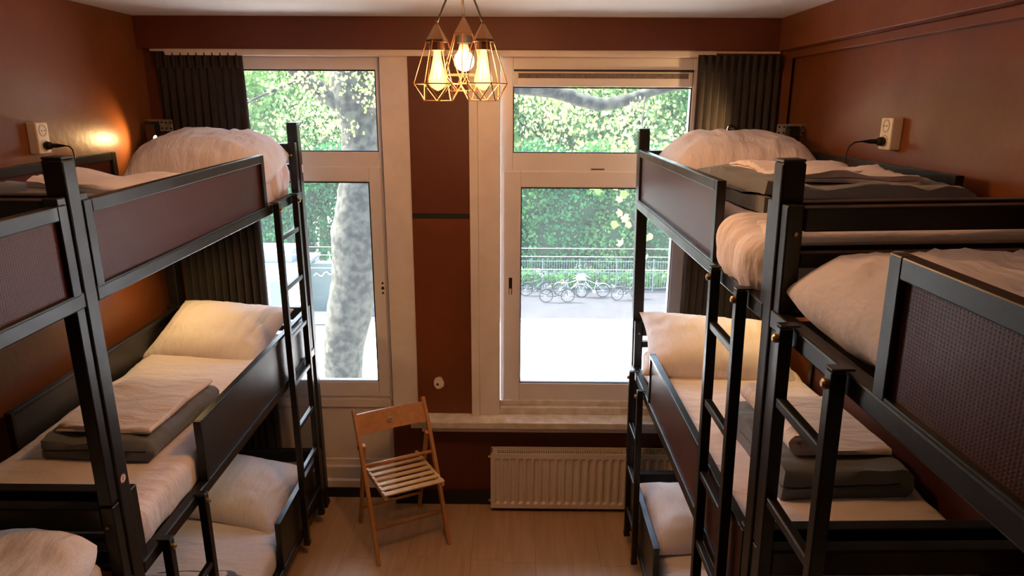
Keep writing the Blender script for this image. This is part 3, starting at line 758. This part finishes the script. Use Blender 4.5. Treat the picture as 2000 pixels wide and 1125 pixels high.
# ------------------------------------------------------------------ pendant lamp (three wire cages)
pd = thing('pendant_lamp', 'triple pendant lamp with copper wire cages hanging before the windows', 'pendant lamp', (-.197, 2.50, CZ))
MB().lathe([(.055, -.024), (.058, -.004), (.058, 0)], 24).build('ceiling_rose', M_CAP, pd, smooth=False)
def cage(cx_, cy_, ztop, kind, rotz):
    c = Vector((cx_ + .197, cy_ - 2.50, ztop - CZ))
    T = Matrix.Translation(c) @ Matrix.Rotation(rotz, 4, 'Z')
    cable = []
    for i in range(9):
        t = i / 8; e = Vector((0, 0, -.02)); f = 3 * t * t - 2 * t ** 3
        cable.append(Vector((e.x + (c.x - e.x) * (t * .9 + f * .1), e.y + (c.y - e.y) * t, e.z + (c.z + .0 - e.z) * t)) + Vector((0, 0, 0)))
    MB().tube(cable, .0035, 8).build('cable', M_CORD, pd, smooth=True)
    cap = MB().lathe([(.004, .012), (.007, -.004), (.036, -.052), (.0365, -.060), (.028, -.060)][::-1], 6, T).build('shade_cap', M_CAP, pd)
    MB().lathe([(.024, -.058), (.025, -.086), (.020, -.088)][::-1], 16, T).build('lamp_holder', M_CAP if kind else M_GASK, pd, smooth=False)
    # wires
    wires = MB()
    n = 6; r1, z1 = .036, -.056; r2, z2 = .083, -.196; r3, z3 = .054, -.252; wr = .0018
    A_ = [T @ Vector((r1 * math.cos(2 * PI * i / n), r1 * math.sin(2 * PI * i / n), z1)) for i in range(n)]
    B_ = [T @ Vector((r2 * math.cos(2 * PI * i / n), r2 * math.sin(2 * PI * i / n), z2)) for i in range(n)]
    C_ = [T @ Vector((r3 * math.cos(2 * PI * (i + .5) / n), r3 * math.sin(2 * PI * (i + .5) / n), z3)) for i in range(n)]
    for i in range(n):
        wires.tube([A_[i], B_[i]], wr, 6); wires.tube([B_[i], B_[(i + 1) % n]], wr, 6)
        wires.tube([B_[i], C_[i]], wr, 6); wires.tube([B_[(i + 1) % n], C_[i]], wr, 6); wires.tube([C_[i], C_[(i + 1) % n]], wr, 6)
    wires.build('wire_cage', M_COPPER, pd)
    if kind:
        prof = [(.012, -.086), (.014, -.105), (.0225, -.145), (.0315, -.178), (.032, -.190), (.026, -.205), (.013, -.214), (.003, -.219)]
        b = MB().lathe(prof[::-1], 24, T).build('bulb', M_BULB, pd, smooth=True, label='elongated glowing filament bulb')
        fl = MB()
        for i in range(5):
            a0, a1 = 2 * PI * i / 5, 2 * PI * (i + .5) / 5
            fl.tube([T @ Vector((.006 * math.cos(a0), .006 * math.sin(a0), -.118)), T @ Vector((.014 * math.cos(a0), .014 * math.sin(a0), -.178)), T @ Vector((.006 * math.cos(a1), .006 * math.sin(a1), -.120))], .0007, 5)
        fl.build('filament', M_FIL, b)
        lz = -.165
    else:
        prof = [(.015, -.086), (.020, -.108), (.024, -.118)]
        MB().lathe(prof[::-1], 20, T).build('bulb_neck', M_PLASTIC, pd, smooth=True)
        prof = [(.024, -.118), (.034, -.130), (.038, -.148), (.034, -.165), (.022, -.178), (.006, -.184)]
        b = MB().lathe(prof[::-1], 24, T).build('bulb', M_GLOBE, pd, smooth=True, label='round white glowing bulb')
        lz = -.150
    ld = bpy.data.lights.new('bulb_light', 'POINT'); ld.energy = PENDANT_W * (.8 if kind else 1.2); ld.color = WARM; ld.shadow_soft_size = .02
    lo = bpy.data.objects.new('bulb_light', ld); COL.objects.link(lo); lo.parent = pd; lo.location = c + Vector((0, 0, lz))
cage(-.278, 2.46, 2.848, True, .20)
cage(-.121, 2.46, 2.850, True, -.15)
cage(-.197, 2.60, 2.884, False, .5)

# ------------------------------------------------------------------ sockets, plugs, reading lamps
def socket(label, x, y0, y1, z0, z1, s):
    """s=+1 faces +x"""
    yc, zc = (y0 + y1) / 2, (z0 + z1) / 2
    r = thing('wall_socket', label, 'socket', (x, yc, zc), group='double wall sockets')
    w, h = (y1 - y0) / 2, (z1 - z0) / 2
    MB().box(0, s * .046, -w, w, -h, h).build('housing', M_PLASTIC, r, bevel=.005)
    for dz in (h * .48, -h * .48):
        R_ = Matrix.Translation((s * .047, 0, dz)) @ Matrix.Rotation(s * PI / 2, 4, 'Y')
        pl_ = MB().lathe([(.027, -.003), (.027, .0008), (.022, .0012), (.020, -.002)], 24, R_).build('socket_well', M_PLDARK, r)
        for dy in (-.0095, .0095):
            MB().lathe([(.0028, 0), (.0028, .0008)], 8, Matrix.Translation((s * .0485, dy, dz)) @ Matrix.Rotation(s * PI / 2, 4, 'Y')).build('pin_hole', M_CORD, pl_)
    return r, h
def plug(label, x, y, z, s, cable):
    r = thing('power_plug', label, 'plug', (x, y, z), group='black plugs in the wall sockets')
    R_ = Matrix.Rotation(s * PI / 2, 4, 'Y')
    MB().lathe([(.017, 0), (.019, .010), (.016, .022), (.010, .030), (.0095, .052), (.006, .072), (.0035, .088)], 14, R_).build('plug_body', M_CORD, r, smooth=False, bevel=.001)
    MB().tube([Vector(c) - Vector((x, y, z)) for c in cable], .003, 8).build('cord', M_CORD, r, smooth=True)
    return r
socket('cream double wall socket on the left wall above the bunk', XL, 3.062, 3.140, 2.363, 2.500, 1)
plug('black plug in the socket on the left wall', XL + .0485, 3.101, 2.399, 1,
     [(-2.026, 3.101, 2.399), (-2.005, 3.101, 2.396), (-1.992, 3.10, 2.38), (-1.985, 3.095, 2.345), (-1.975, 3.06, 2.29)])
socket('cream double wall socket on the right wall above the bunk', XR, 2.858, 2.948, 2.413, 2.542, -1)
plug('black plug in the socket on the right wall', XR - .0485, 2.903, 2.446, -1,
     [(1.425, 2.903, 2.446), (1.395, 2.905, 2.442), (1.375, 2.91, 2.425), (1.368, 2.915, 2.395), (1.372, 2.91, 2.345), (1.395, 2.88, 2.31)])
ta = thing('cable_tag', 'small cream tag on the cord by the right wall socket', 'tag', (1.40, 2.86, 2.315), (.5, .5, .3))
MB().box(-.022, .022, -.004, .004, -.016, .016).build('tag_card', M_PLASTIC, ta, bevel=.003)
MB().lathe([(.004, 0), (.004, .003)], 8, Matrix.Translation((0, -.0045, .010)) @ Matrix.Rotation(PI / 2, 4, 'X')).build('eyelet', M_STEEL, ta)

def bracket(label, loc, w, h, rotz, group):
    r = thing('steel_bracket', label, 'bracket', loc, (0, 0, rotz), group)
    MB().box(-w / 2, w / 2, -.002, .002, -h / 2, h / 2).build('plate', M_STEEL, r, bevel=.001)
    MB().box(-w / 2, w / 2, -.022, -.002, h / 2 - .004, h / 2).build('flange', M_STEEL, r)
    for i in range(6):
        for j in (-1, 1):
            MB().lathe([(.006, 0), (.006, .001)], 8, Matrix.Translation((-w / 2 + w * (i + .5) / 6, -.002, j * h * .25)) @ Matrix.Rotation(PI / 2, 4, 'X')).build('hole', M_GASK, r)
    return r
bracket('perforated steel bracket plate at the head of the left top bunk', (-2.085, 4.075, 2.462), .15, .066, .0, 'perforated steel brackets')
bracket('perforated steel bracket plate at the head of the right top bunk', (1.492, 3.85, 2.462), .15, .062, -.12, 'perforated steel brackets')

def reading_lamp(label, base, head, aim, power, spot=None, r=.020, visible_glow=True, blend=.7, size=2.2):
    rl = thing('reading_lamp', label, 'reading lamp', base, group='small bunk reading lamps')
    b0 = Vector(base); hd = Vector(head) - b0; a = Vector(aim).normalized()
    MB().lathe([(.022, -.006), (.022, .006)], 14).build('mount', M_CORD, rl)
    mid = hd * .5 + Vector((0, 0, .03))
    MB().tube([Vector((0, 0, 0)), hd * .2 + Vector((0, 0, .02)), mid, hd * .85 + Vector((0, 0, .01)), hd - a * .03], .004, 8).build('gooseneck', M_CORD, rl, smooth=True)
    Q = Matrix.Translation(hd) @ a.to_track_quat('Z', 'Y').to_matrix().to_4x4()
    MB().lathe([(.008, -.045), (.014, -.038), (r + .003, -.004), (r + .003, 0), (r, 0), (r - .002, -.003)], 18, Q).build('lamp_head', M_CORD, rl, smooth=True)
    MB().lathe([(r - .001, -.003), (r * .95, .004), (r * .6, .009), (.002, .011)], 18, Q).build('bulb', M_LED, rl, smooth=True)
    ld = bpy.data.lights.new('lamp_light', 'SPOT'); ld.energy = power; ld.color = (1, .62, .25); ld.spot_size = size; ld.spot_blend = blend; ld.shadow_soft_size = .015
    lo = bpy.data.objects.new('lamp_light', ld); COL.objects.link(lo); lo.parent = rl
    lo.matrix_local = Matrix.Translation(hd + a * .02) @ (-a).to_track_quat('Z', 'Y').to_matrix().to_4x4()
reading_lamp('lit reading lamp at the head of the left top bunk, shining on the wall', (-2.07, 3.99, 2.440), (-2.015, 3.875, 2.394), (-.62, -.72, .02), READ_W * 1.5)
reading_lamp('reading lamp behind the pillow of the right top bunk, lighting the curtain', (1.30, 3.80, 2.37), (1.150, 3.82, 2.468), (-.55, .80, .10), READ_W * 1.2)
reading_lamp('reading lamp over the pillow of the left middle bunk', (-2.04, 3.74, 1.96), (-1.90, 3.56, 1.91), (.25, .05, -1), READ_W * 2.6, size=2.7)
reading_lamp('reading lamp over the pillow of the right middle bunk', (1.45, 3.60, 1.96), (1.30, 3.42, 1.91), (-.2, .05, -1), READ_W * 2.2, size=2.7)
reading_lamp('reading lamp over the pillow of the left bottom bunk', (-2.04, 3.50, 1.00), (-1.86, 3.30, .96), (.25, .0, -1), READ_W * .4, size=2.7)
reading_lamp('faint added lamp over the pillow of the right bottom bunk', (1.45, 3.40, 1.00), (1.35, 3.25, .96), (-.2, .0, -1), READ_W * .06, size=2.7)  # added unseen lamp, nearly off; this pillow gets daylight, not lamplight

# ------------------------------------------------------------------ outside: ground
GZ = -7.0
struct('ground', box(-60, 60, 4.6, 90, GZ - .3, GZ), M_ROAD)
gd = bpy.data.objects['ground']
struct('footpath', box(-60, 60, 30.2, 36, GZ, GZ + .10), M_PAVE, gd)
for i in range(44):
    o = MB().box(0, .98, 0, .25, 0, .13).build('kerb_stone', M_KERB, gd, bevel=.01); o.location = (-24 + i, 29.95, GZ)

# ------------------------------------------------------------------ outside: trees
def leaf_mass(mb, c, rad, n, size, seed, hollow=.45, flat=0):
    rnd = random.Random(seed); c = Vector(c)
    for i in range(n):
        while True:
            p = Vector((rnd.uniform(-1, 1), rnd.uniform(-1, 1), rnd.uniform(-1, 1)))
            if hollow < p.length < 1: break
        p2 = Vector((p.x * rad[0], p.y * rad[1], p.z * rad[2]))
        k = 1 + .35 * noise.noise(p * 2.6 + Vector((seed, 0, 0)))
        q = c + p2 * k
        a = Vector((rnd.gauss(0, 1), rnd.gauss(0, 1), rnd.gauss(0, .6))).normalized(); b = a.orthogonal().normalized()
        b = (Matrix.Rotation(rnd.uniform(0, 6.28), 3, a) @ b); s = size * rnd.uniform(.55, 1.35)
        d = a.cross(b) * s * .42; e = b * s * .5
        mb.add([q - e, q + d, q + e, q - d], [(0, 1, 2, 3)])
def blob(mb, c, rad, seed):
    n, m_ = 14, 9; c = Vector(c); vs = []
    for j in range(m_ + 1):
        for i in range(n):
            t, p = 2 * PI * i / n, PI * j / m_
            d = Vector((math.sin(p) * math.cos(t), math.sin(p) * math.sin(t), math.cos(p)))
            vs.append(c + Vector((d.x * rad[0], d.y * rad[1], d.z * rad[2])) * (1 + .25 * noise.noise(d * 2 + Vector((seed, 1, 1)))))
    fs = [(j * n + i, j * n + (i + 1) % n, (j + 1) * n + (i + 1) % n, (j + 1) * n + i) for j in range(m_) for i in range(n)]
    mb.add(vs, fs)
def tree(name, label, base, height, crowns, leaf, lm, trunk_r, seed, cat='tree', group=None, core=.62, n=2600):
    r = thing(name, label, cat, base, group=group); b = Vector(base)
    top = Vector(crowns[0][0]) - b
    MB().tube([(0, 0, 0), top * .35 + Vector((.2, 0, 0)), top * .7, top], [trunk_r, trunk_r * .8, trunk_r * .55, trunk_r * .3], 8).build('trunk', M_BARK2, r, smooth=True)
    lv = MB(); cr = MB()
    for k, (c, rad) in enumerate(crowns):
        leaf_mass(lv, Vector(c) - b, rad, n, leaf, seed * 10 + k)
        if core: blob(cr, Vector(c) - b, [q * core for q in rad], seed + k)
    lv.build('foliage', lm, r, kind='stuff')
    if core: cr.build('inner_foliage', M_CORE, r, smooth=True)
    return r
rnd = random.Random(3)
lab = ['pale leafy tree at the far left beyond the street', 'bright tree left of the near trunk beyond the street', 'tall tree behind the near plane trunk', 'pale bright tree seen in the middle of the upper right window',
       'leafy tree at the right of the upper right window', 'tall tree at the far right beyond the fence']
for i, (x, y, lm) in enumerate(((-19, 41, M_LEAFC), (-12.5, 43, M_LEAFC), (-6, 42, M_LEAFA), (.5, 44, M_LEAFC), (6.5, 42, M_LEAFC), (13, 43, M_LEAFA))):
    cr = [((x + rnd.uniform(-1, 1), y + rnd.uniform(-1, 1), z), (3.6, 3, 2.6)) for z in (1.4, 4.6)] + [((x + 2.2, y, -.5), (2.6, 2.2, 2.2)), ((x - 2.2, y, 2.8), (2.4, 2.2, 2.2))]
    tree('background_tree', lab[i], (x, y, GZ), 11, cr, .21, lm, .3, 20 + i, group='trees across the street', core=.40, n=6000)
lab = ['dark green shrub at the far left behind the houseboat', 'dark green shrub left behind the houseboat roof', 'dark green shrub behind the near trunk', 'green shrub behind the fence, left of the bicycles',
       'green shrub behind the fence, above the dark bicycles', 'green shrub behind the fence, right of the white crate bicycle', 'dark green shrub behind the fence at right', 'green shrub at the far right behind the fence']
for i, x in enumerate((-18, -13.5, -9, -1.0, 2.2, 5.4, 8.8, 12.5)):
    lm = (M_LEAFB, M_LEAFB, M_LEAFB, M_LEAFA, M_LEAFB, M_LEAFA, M_LEAFB, M_LEAFA)[i]
    cr = [((x, 38.3, -5.0), (2.4, 1.6, 2.0)), ((x + .8, 38.8, -2.6), (2.5, 1.8, 2.0)), ((x - .9, 38.6, -1.0), (2.2, 1.7, 1.7))]
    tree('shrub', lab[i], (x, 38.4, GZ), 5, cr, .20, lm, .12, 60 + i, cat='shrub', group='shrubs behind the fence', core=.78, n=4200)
for i, x in enumerate((-4.6, -3.0, .0, 3.5, 7, 10.5)):
    r = thing('ground_plant', ['low green plants by the fence, behind the near trunk', 'low green plants by the fence at the left of the right window', 'low green plants behind the leftmost bicycles', 'low green plants right of the bicycles', 'low green plants by the fence, right of the middle', 'low green plants at the fence end, far right'][i], 'plant', (x, 35.9, GZ + .1), group='low plants along the fence')
    mb = MB(); leaf_mass(mb, (0, 0, .45), (1.9, .5, .55), 1500, .20, 90 + i, hollow=0); mb.build('foliage', M_LEAFA, r, kind='stuff')

# near plane tree: thick trunk, boughs, sparse leaves
pt_ = thing('plane_tree', 'large plane tree with mottled pale trunk right outside the left window', 'tree', (-2.8, 10.3, GZ))
b0 = Vector((-2.8, 10.3, GZ))
def rough_tube(pts, rs, n=22, sub=7, amp=.10, seed=0):
    P_ = []; R_ = []
    for i in range(len(pts) - 1):
        p0 = Vector(pts[max(i - 1, 0)]); p1 = Vector(pts[i]); p2 = Vector(pts[i + 1]); p3 = Vector(pts[min(i + 2, len(pts) - 1)])
        for k in range(sub):
            t = k / sub
            P_.append(.5 * ((2 * p1) + (-p0 + p2) * t + (2 * p0 - 5 * p1 + 4 * p2 - p3) * t * t + (-p0 + 3 * p1 - 3 * p2 + p3) * t ** 3)); R_.append(rs[i] + (rs[i + 1] - rs[i]) * t)
    P_.append(Vector(pts[-1])); R_.append(rs[-1])
    mb = MB().tube([p - b0 for p in P_], R_, n)
    k = 0
    for i in range(len(P_)):
        c = P_[i] - b0
        for j in range(n):
            v = mb.v[k]; d = (v - c); mb.v[k] = c + d * (1 + amp * noise.noise((v + Vector((seed, 0, 0))) * 1.6 / max(R_[i], .15) * .35) + amp * .5 * noise.noise(v * 6)); k += 1
    return mb
tp = [(-2.85, 10.3, GZ), (-2.82, 10.3, -4.5), (-2.80, 10.3, -1.6), (-2.62, 10.3, -.5), (-2.50, 10.3, .05), (-2.47, 10.3, .7), (-2.37, 10.3, 1.55), (-2.33, 10.3, 2.2), (-2.38, 10.3, 3.0), (-2.2, 10.4, 4.2), (-1.9, 10.6, 6.5)]
tr = [.55, .40, .30, .355, .365, .375, .265, .28, .33, .28, .2]
rough_tube(tp, tr, amp=.10, seed=1).build('trunk', M_BARK, pt_, smooth=True)
boughs = [([(-2.42, 10.3, 2.55), (-2.75, 10.25, 2.72), (-3.05, 10.2, 2.95), (-3.5, 10.1, 3.5)], [.19, .14, .13, .10]),
          ([(-2.25, 10.3, 2.4), (-2.05, 10.2, 2.75), (-1.95, 10.1, 3.2), (-1.9, 10, 3.8)], [.2, .17, .16, .14]),
          ([(-2.0, 10.1, 3.5), (-.9, 9.4, 3.05), (-.05, 9.0, 2.82), (.45, 9, 2.76), (.98, 9, 2.62), (1.35, 9, 2.66), (1.9, 9, 2.82), (3.2, 9, 3.0)], [.14, .11, .085, .085, .085, .075, .06, .04]),
          ([(-3.0, 10.2, 2.95), (-3.4, 10, 2.80), (-3.9, 9.8, 2.55)], [.03, .022, .014])]
for i, (p, r_) in enumerate(boughs): rough_tube(p, r_, n=12, sub=6, amp=.12, seed=4 + i).build('bough', M_BARK, pt_, smooth=True)
lv = MB()
rl = random.Random(11)
for i in range(36):
    c = Vector((rl.uniform(-4.6, 3.4), rl.uniform(11.2, 15), rl.uniform(1.8, 4.6)))
    leaf_mass(lv, c - b0, (.75, .6, .5), 110, .075, 300 + i, hollow=0)
for i in range(10):
    c = Vector((rl.uniform(.3, 1.9), rl.uniform(8.2, 9.4), rl.uniform(2.0, 2.6)))
    leaf_mass(lv, c - b0, (.30, .3, .20), 34, .06, 400 + i, hollow=0)
for i in range(26):
    c = Vector((rl.uniform(-4.2, -1.7), rl.uniform(9.0, 9.8), rl.uniform(2.2, 3.3)))
    leaf_mass(lv, c - b0, (.30, .3, .20), 34, .055, 500 + i, hollow=0)
lv.build('foliage', M_LEAFN, pt_, kind='stuff')
tw = MB(); tw.tube([Vector(p) - b0 for p in ((1.55, 8.7, 2.70), (1.50, 8.6, 2.2), (1.36, 8.5, 1.75), (1.42, 8.5, 1.25), (1.55, 8.5, .95))], [.014, .011, .009, .007, .004], 6)
tw.tube([Vector(p) - b0 for p in ((1.50, 8.6, 2.2), (1.15, 8.5, 1.85), (.98, 8.5, 1.6))], [.009, .007, .004], 6)
tw.build('twig', M_BARK, pt_, smooth=True)
hl = MB()
def leaf(mb, c, s, seed):
    rr = random.Random(seed); a = Vector((rr.gauss(0, .5), -1, rr.gauss(0, .5))).normalized(); u = a.orthogonal().normalized(); u = Matrix.Rotation(rr.uniform(0, 6.28), 3, a) @ u; v = a.cross(u)
    pts = []
    for k in range(10):
        t = 2 * PI * k / 10; r = s * (.5 if k % 2 == 0 else .36) * rr.uniform(.75, 1.1); pts.append(Vector(c) - b0 + u * math.cos(t) * r + v * math.sin(t) * r + a * .02 * (k % 2))
    mb.add(pts, [tuple(range(10))])
for i in range(24):
    f = i / 23; c = (1.52 - .18 * math.sin(f * 3) + rl.gauss(0, .12), 8.5 + rl.gauss(0, .1), 2.15 - 1.25 * f + rl.gauss(0, .08)); leaf(hl, c, .125, i)
for i in range(12): leaf(hl, (1.05 + rl.gauss(0, .13), 8.5, 1.75 + rl.gauss(0, .10)), .12, 60 + i)
hl.build('hanging_leaves', M_LEAFN, pt_, kind='stuff')

# ------------------------------------------------------------------ outside: fence, cables, bicycles, houseboat
fe = thing('iron_fence', 'grey iron railing fence behind the bicycles across the street', 'fence', (3.5, 35.2, GZ + .1))
for i in range(10): MB().box(-.03, .03, -.03, .03, 0, 1.75).build('fence_post', M_IRON, fe).location = (-8 + i * 1.95, 0, 0)
for z in (.18, 1.0, 1.60): MB().box(-8, 9.6, -.015, .015, z, z + .035).build('fence_rail', M_IRON, fe)
fb = MB()
for i in range(135): fb.box(-7.9 + i * .13 - .009, -7.9 + i * .13 + .009, -.009, .009, .1, 1.70)
fb.build('fence_bars', M_IRON, fe, kind='stuff')
for z, l_ in ((-1.70, 'uppermost pale cable stretched across the street view'), (-1.96, 'middle pale cable stretched across the street view'), (-2.38, 'lowest pale cable stretched across the street view')):
    mb = MB().tube([(-24 + 3 * i, 0, .0) for i in range(15)], .010, 6)
    o = mb.build('overhead_cable', M_WIRE, label=l_, cat='cable', group='pale cables across the street'); o.location = (0, 21, z)

def bicycle(label, x, y, rz, m1, crate=False):
    r = thing('bicycle', label, 'bicycle', (x, y, GZ + .10), (.06, 0, rz), 'bicycles parked along the fence')
    for wx in (-.54, .54):
        w_ = MB().tube([(wx + .33 * math.cos(t * PI / 12), 0, .345 + .33 * math.sin(t * PI / 12)) for t in range(24)], .022, 6, closed=True).build('wheel', M_TYRE, r, smooth=True)
        sp = MB()
        for k in range(8):
            t = PI * k / 8; sp.tube([(wx + .32 * math.cos(t), 0, .345 + .32 * math.sin(t)), (wx - .32 * math.cos(t), 0, .345 - .32 * math.sin(t))], .004, 4)
        sp.build('spokes', M_BIKEL, w_)
        MB().tube([(wx + .37 * math.cos(t * PI / 12), 0, .345 + .37 * math.sin(t * PI / 12)) for t in range(2, 11)], .02, 6).build('mudguard', m1, r)
    f = MB()
    for p, q, rr in (((-.54, 0, .345), (-.06, 0, .30), .018), ((-.06, 0, .30), (-.22, 0, .92), .02), ((-.06, 0, .30), (.36, 0, .80), .022), ((-.17, 0, .70), (.34, 0, .92), .018), ((-.54, 0, .345), (-.18, 0, .72), .014), ((.33, 0, 1.02), (.54, 0, .345), .018)):
        f.tube([p, q], rr, 7)
    f.build('frame', m1, r, smooth=True)
    MB().tube([(.18, -.28, 1.06), (.30, -.2, 1.10), (.33, 0, 1.08), (.30, .2, 1.10), (.18, .28, 1.06)], .014, 7).build('handlebar', M_BIKEL, r, smooth=True)
    MB().lathe([(.03, 0), (.11, .01), (.10, .06), (.02, .08)], 10, Matrix.Translation((-.24, 0, .92))).build('saddle', M_TYRE, r, smooth=True)
    MB().box(-.62, -.24, -.06, .06, .72, .74).build('carrier', m1, r)
    MB().lathe([(.09, -.01), (.09, .01)], 12, Matrix.Translation((-.06, .05, .30)) @ Matrix.Rotation(PI / 2, 4, 'X')).build('chainring', M_BIKEL, r)
    if crate:
        c = MB().box(.42, .78, -.18, .18, .92, .94)
        for yy in (-.18, .17): c.box(.42, .78, yy, yy + .01, .92, 1.22)
        for xx in (.42, .77): c.box(xx, xx + .01, -.18, .18, .92, 1.22)
        c.build('crate', M_BOATW, r)
bicycle('dark bicycle leftmost in the row along the fence', 1.0, 34.3, .25, M_BIKE)
bicycle('dark bicycle second from the left along the fence', 2.0, 33.0, .05, M_BIKE)
bicycle('pale bicycle in the middle of the row along the fence', 2.75, 34.1, -.3, M_BIKEL)
bicycle('pale bicycle with white crate along the fence', 3.9, 34.0, PI + .1, M_BIKEL, True)
bicycle('dark bicycle rightmost in the row, past the white crate', 5.6, 33.6, .3, M_BIKE)

hb_ = thing('houseboat', 'white houseboat cabin with square windows beyond the street at left', 'boat', (-11.2, 30.5, GZ + .1))
MB().box(-2.6, 1.7, -1.2, 1.2, .25, 2.55).build('cabin', M_BOATW, hb_, bevel=.02)
MB().box(-2.75, 1.85, -1.35, 1.35, 2.55, 2.72).box(-1.5, 1.2, -.9, .9, 2.72, 3.25).build('roof', M_BOATG, hb_, bevel=.02)
MB().box(-3.0, 4.2, -1.35, 1.35, 0, .28).build('hull', M_BOATW, hb_, bevel=.03)
for xx in (-2.3, -1.1, .15):
    f = ring(MB(), xx, xx + 1.0, .75, 2.05, (.10, .10, .10, .10), -1.26, -1.20).build('window_frame', M_BOATW, hb_)
    MB().box(xx + .1, xx + .9, -1.235, -1.21, .85, 1.95).build('pane', M_BOATPANE, f)
MB().box(-.9, -.2, -.95, -.92, 2.9, 3.05).build('orange_strip', mat('orange_strip', (.75, .38, .05), .6), hb_)
MB().box(1.72, 4.0, -.3, .3, .28, 2.55).build('rear_wall', M_BOATD, hb_)
sg = MB().tube([(1.95 + .12 * i, -.33, 2.0 + .10 * math.sin(i * 1.7) + .02 * i) for i in range(15)], .028, 5).build('sign_scrawl', M_BOATW, hb_)
MB().lathe([(.30, 0), (.34, .3), (.20, .62)], 12, Matrix.Translation((3.1, -.9, .28))).build('teal_tub', M_TEAL, hb_, smooth=True)
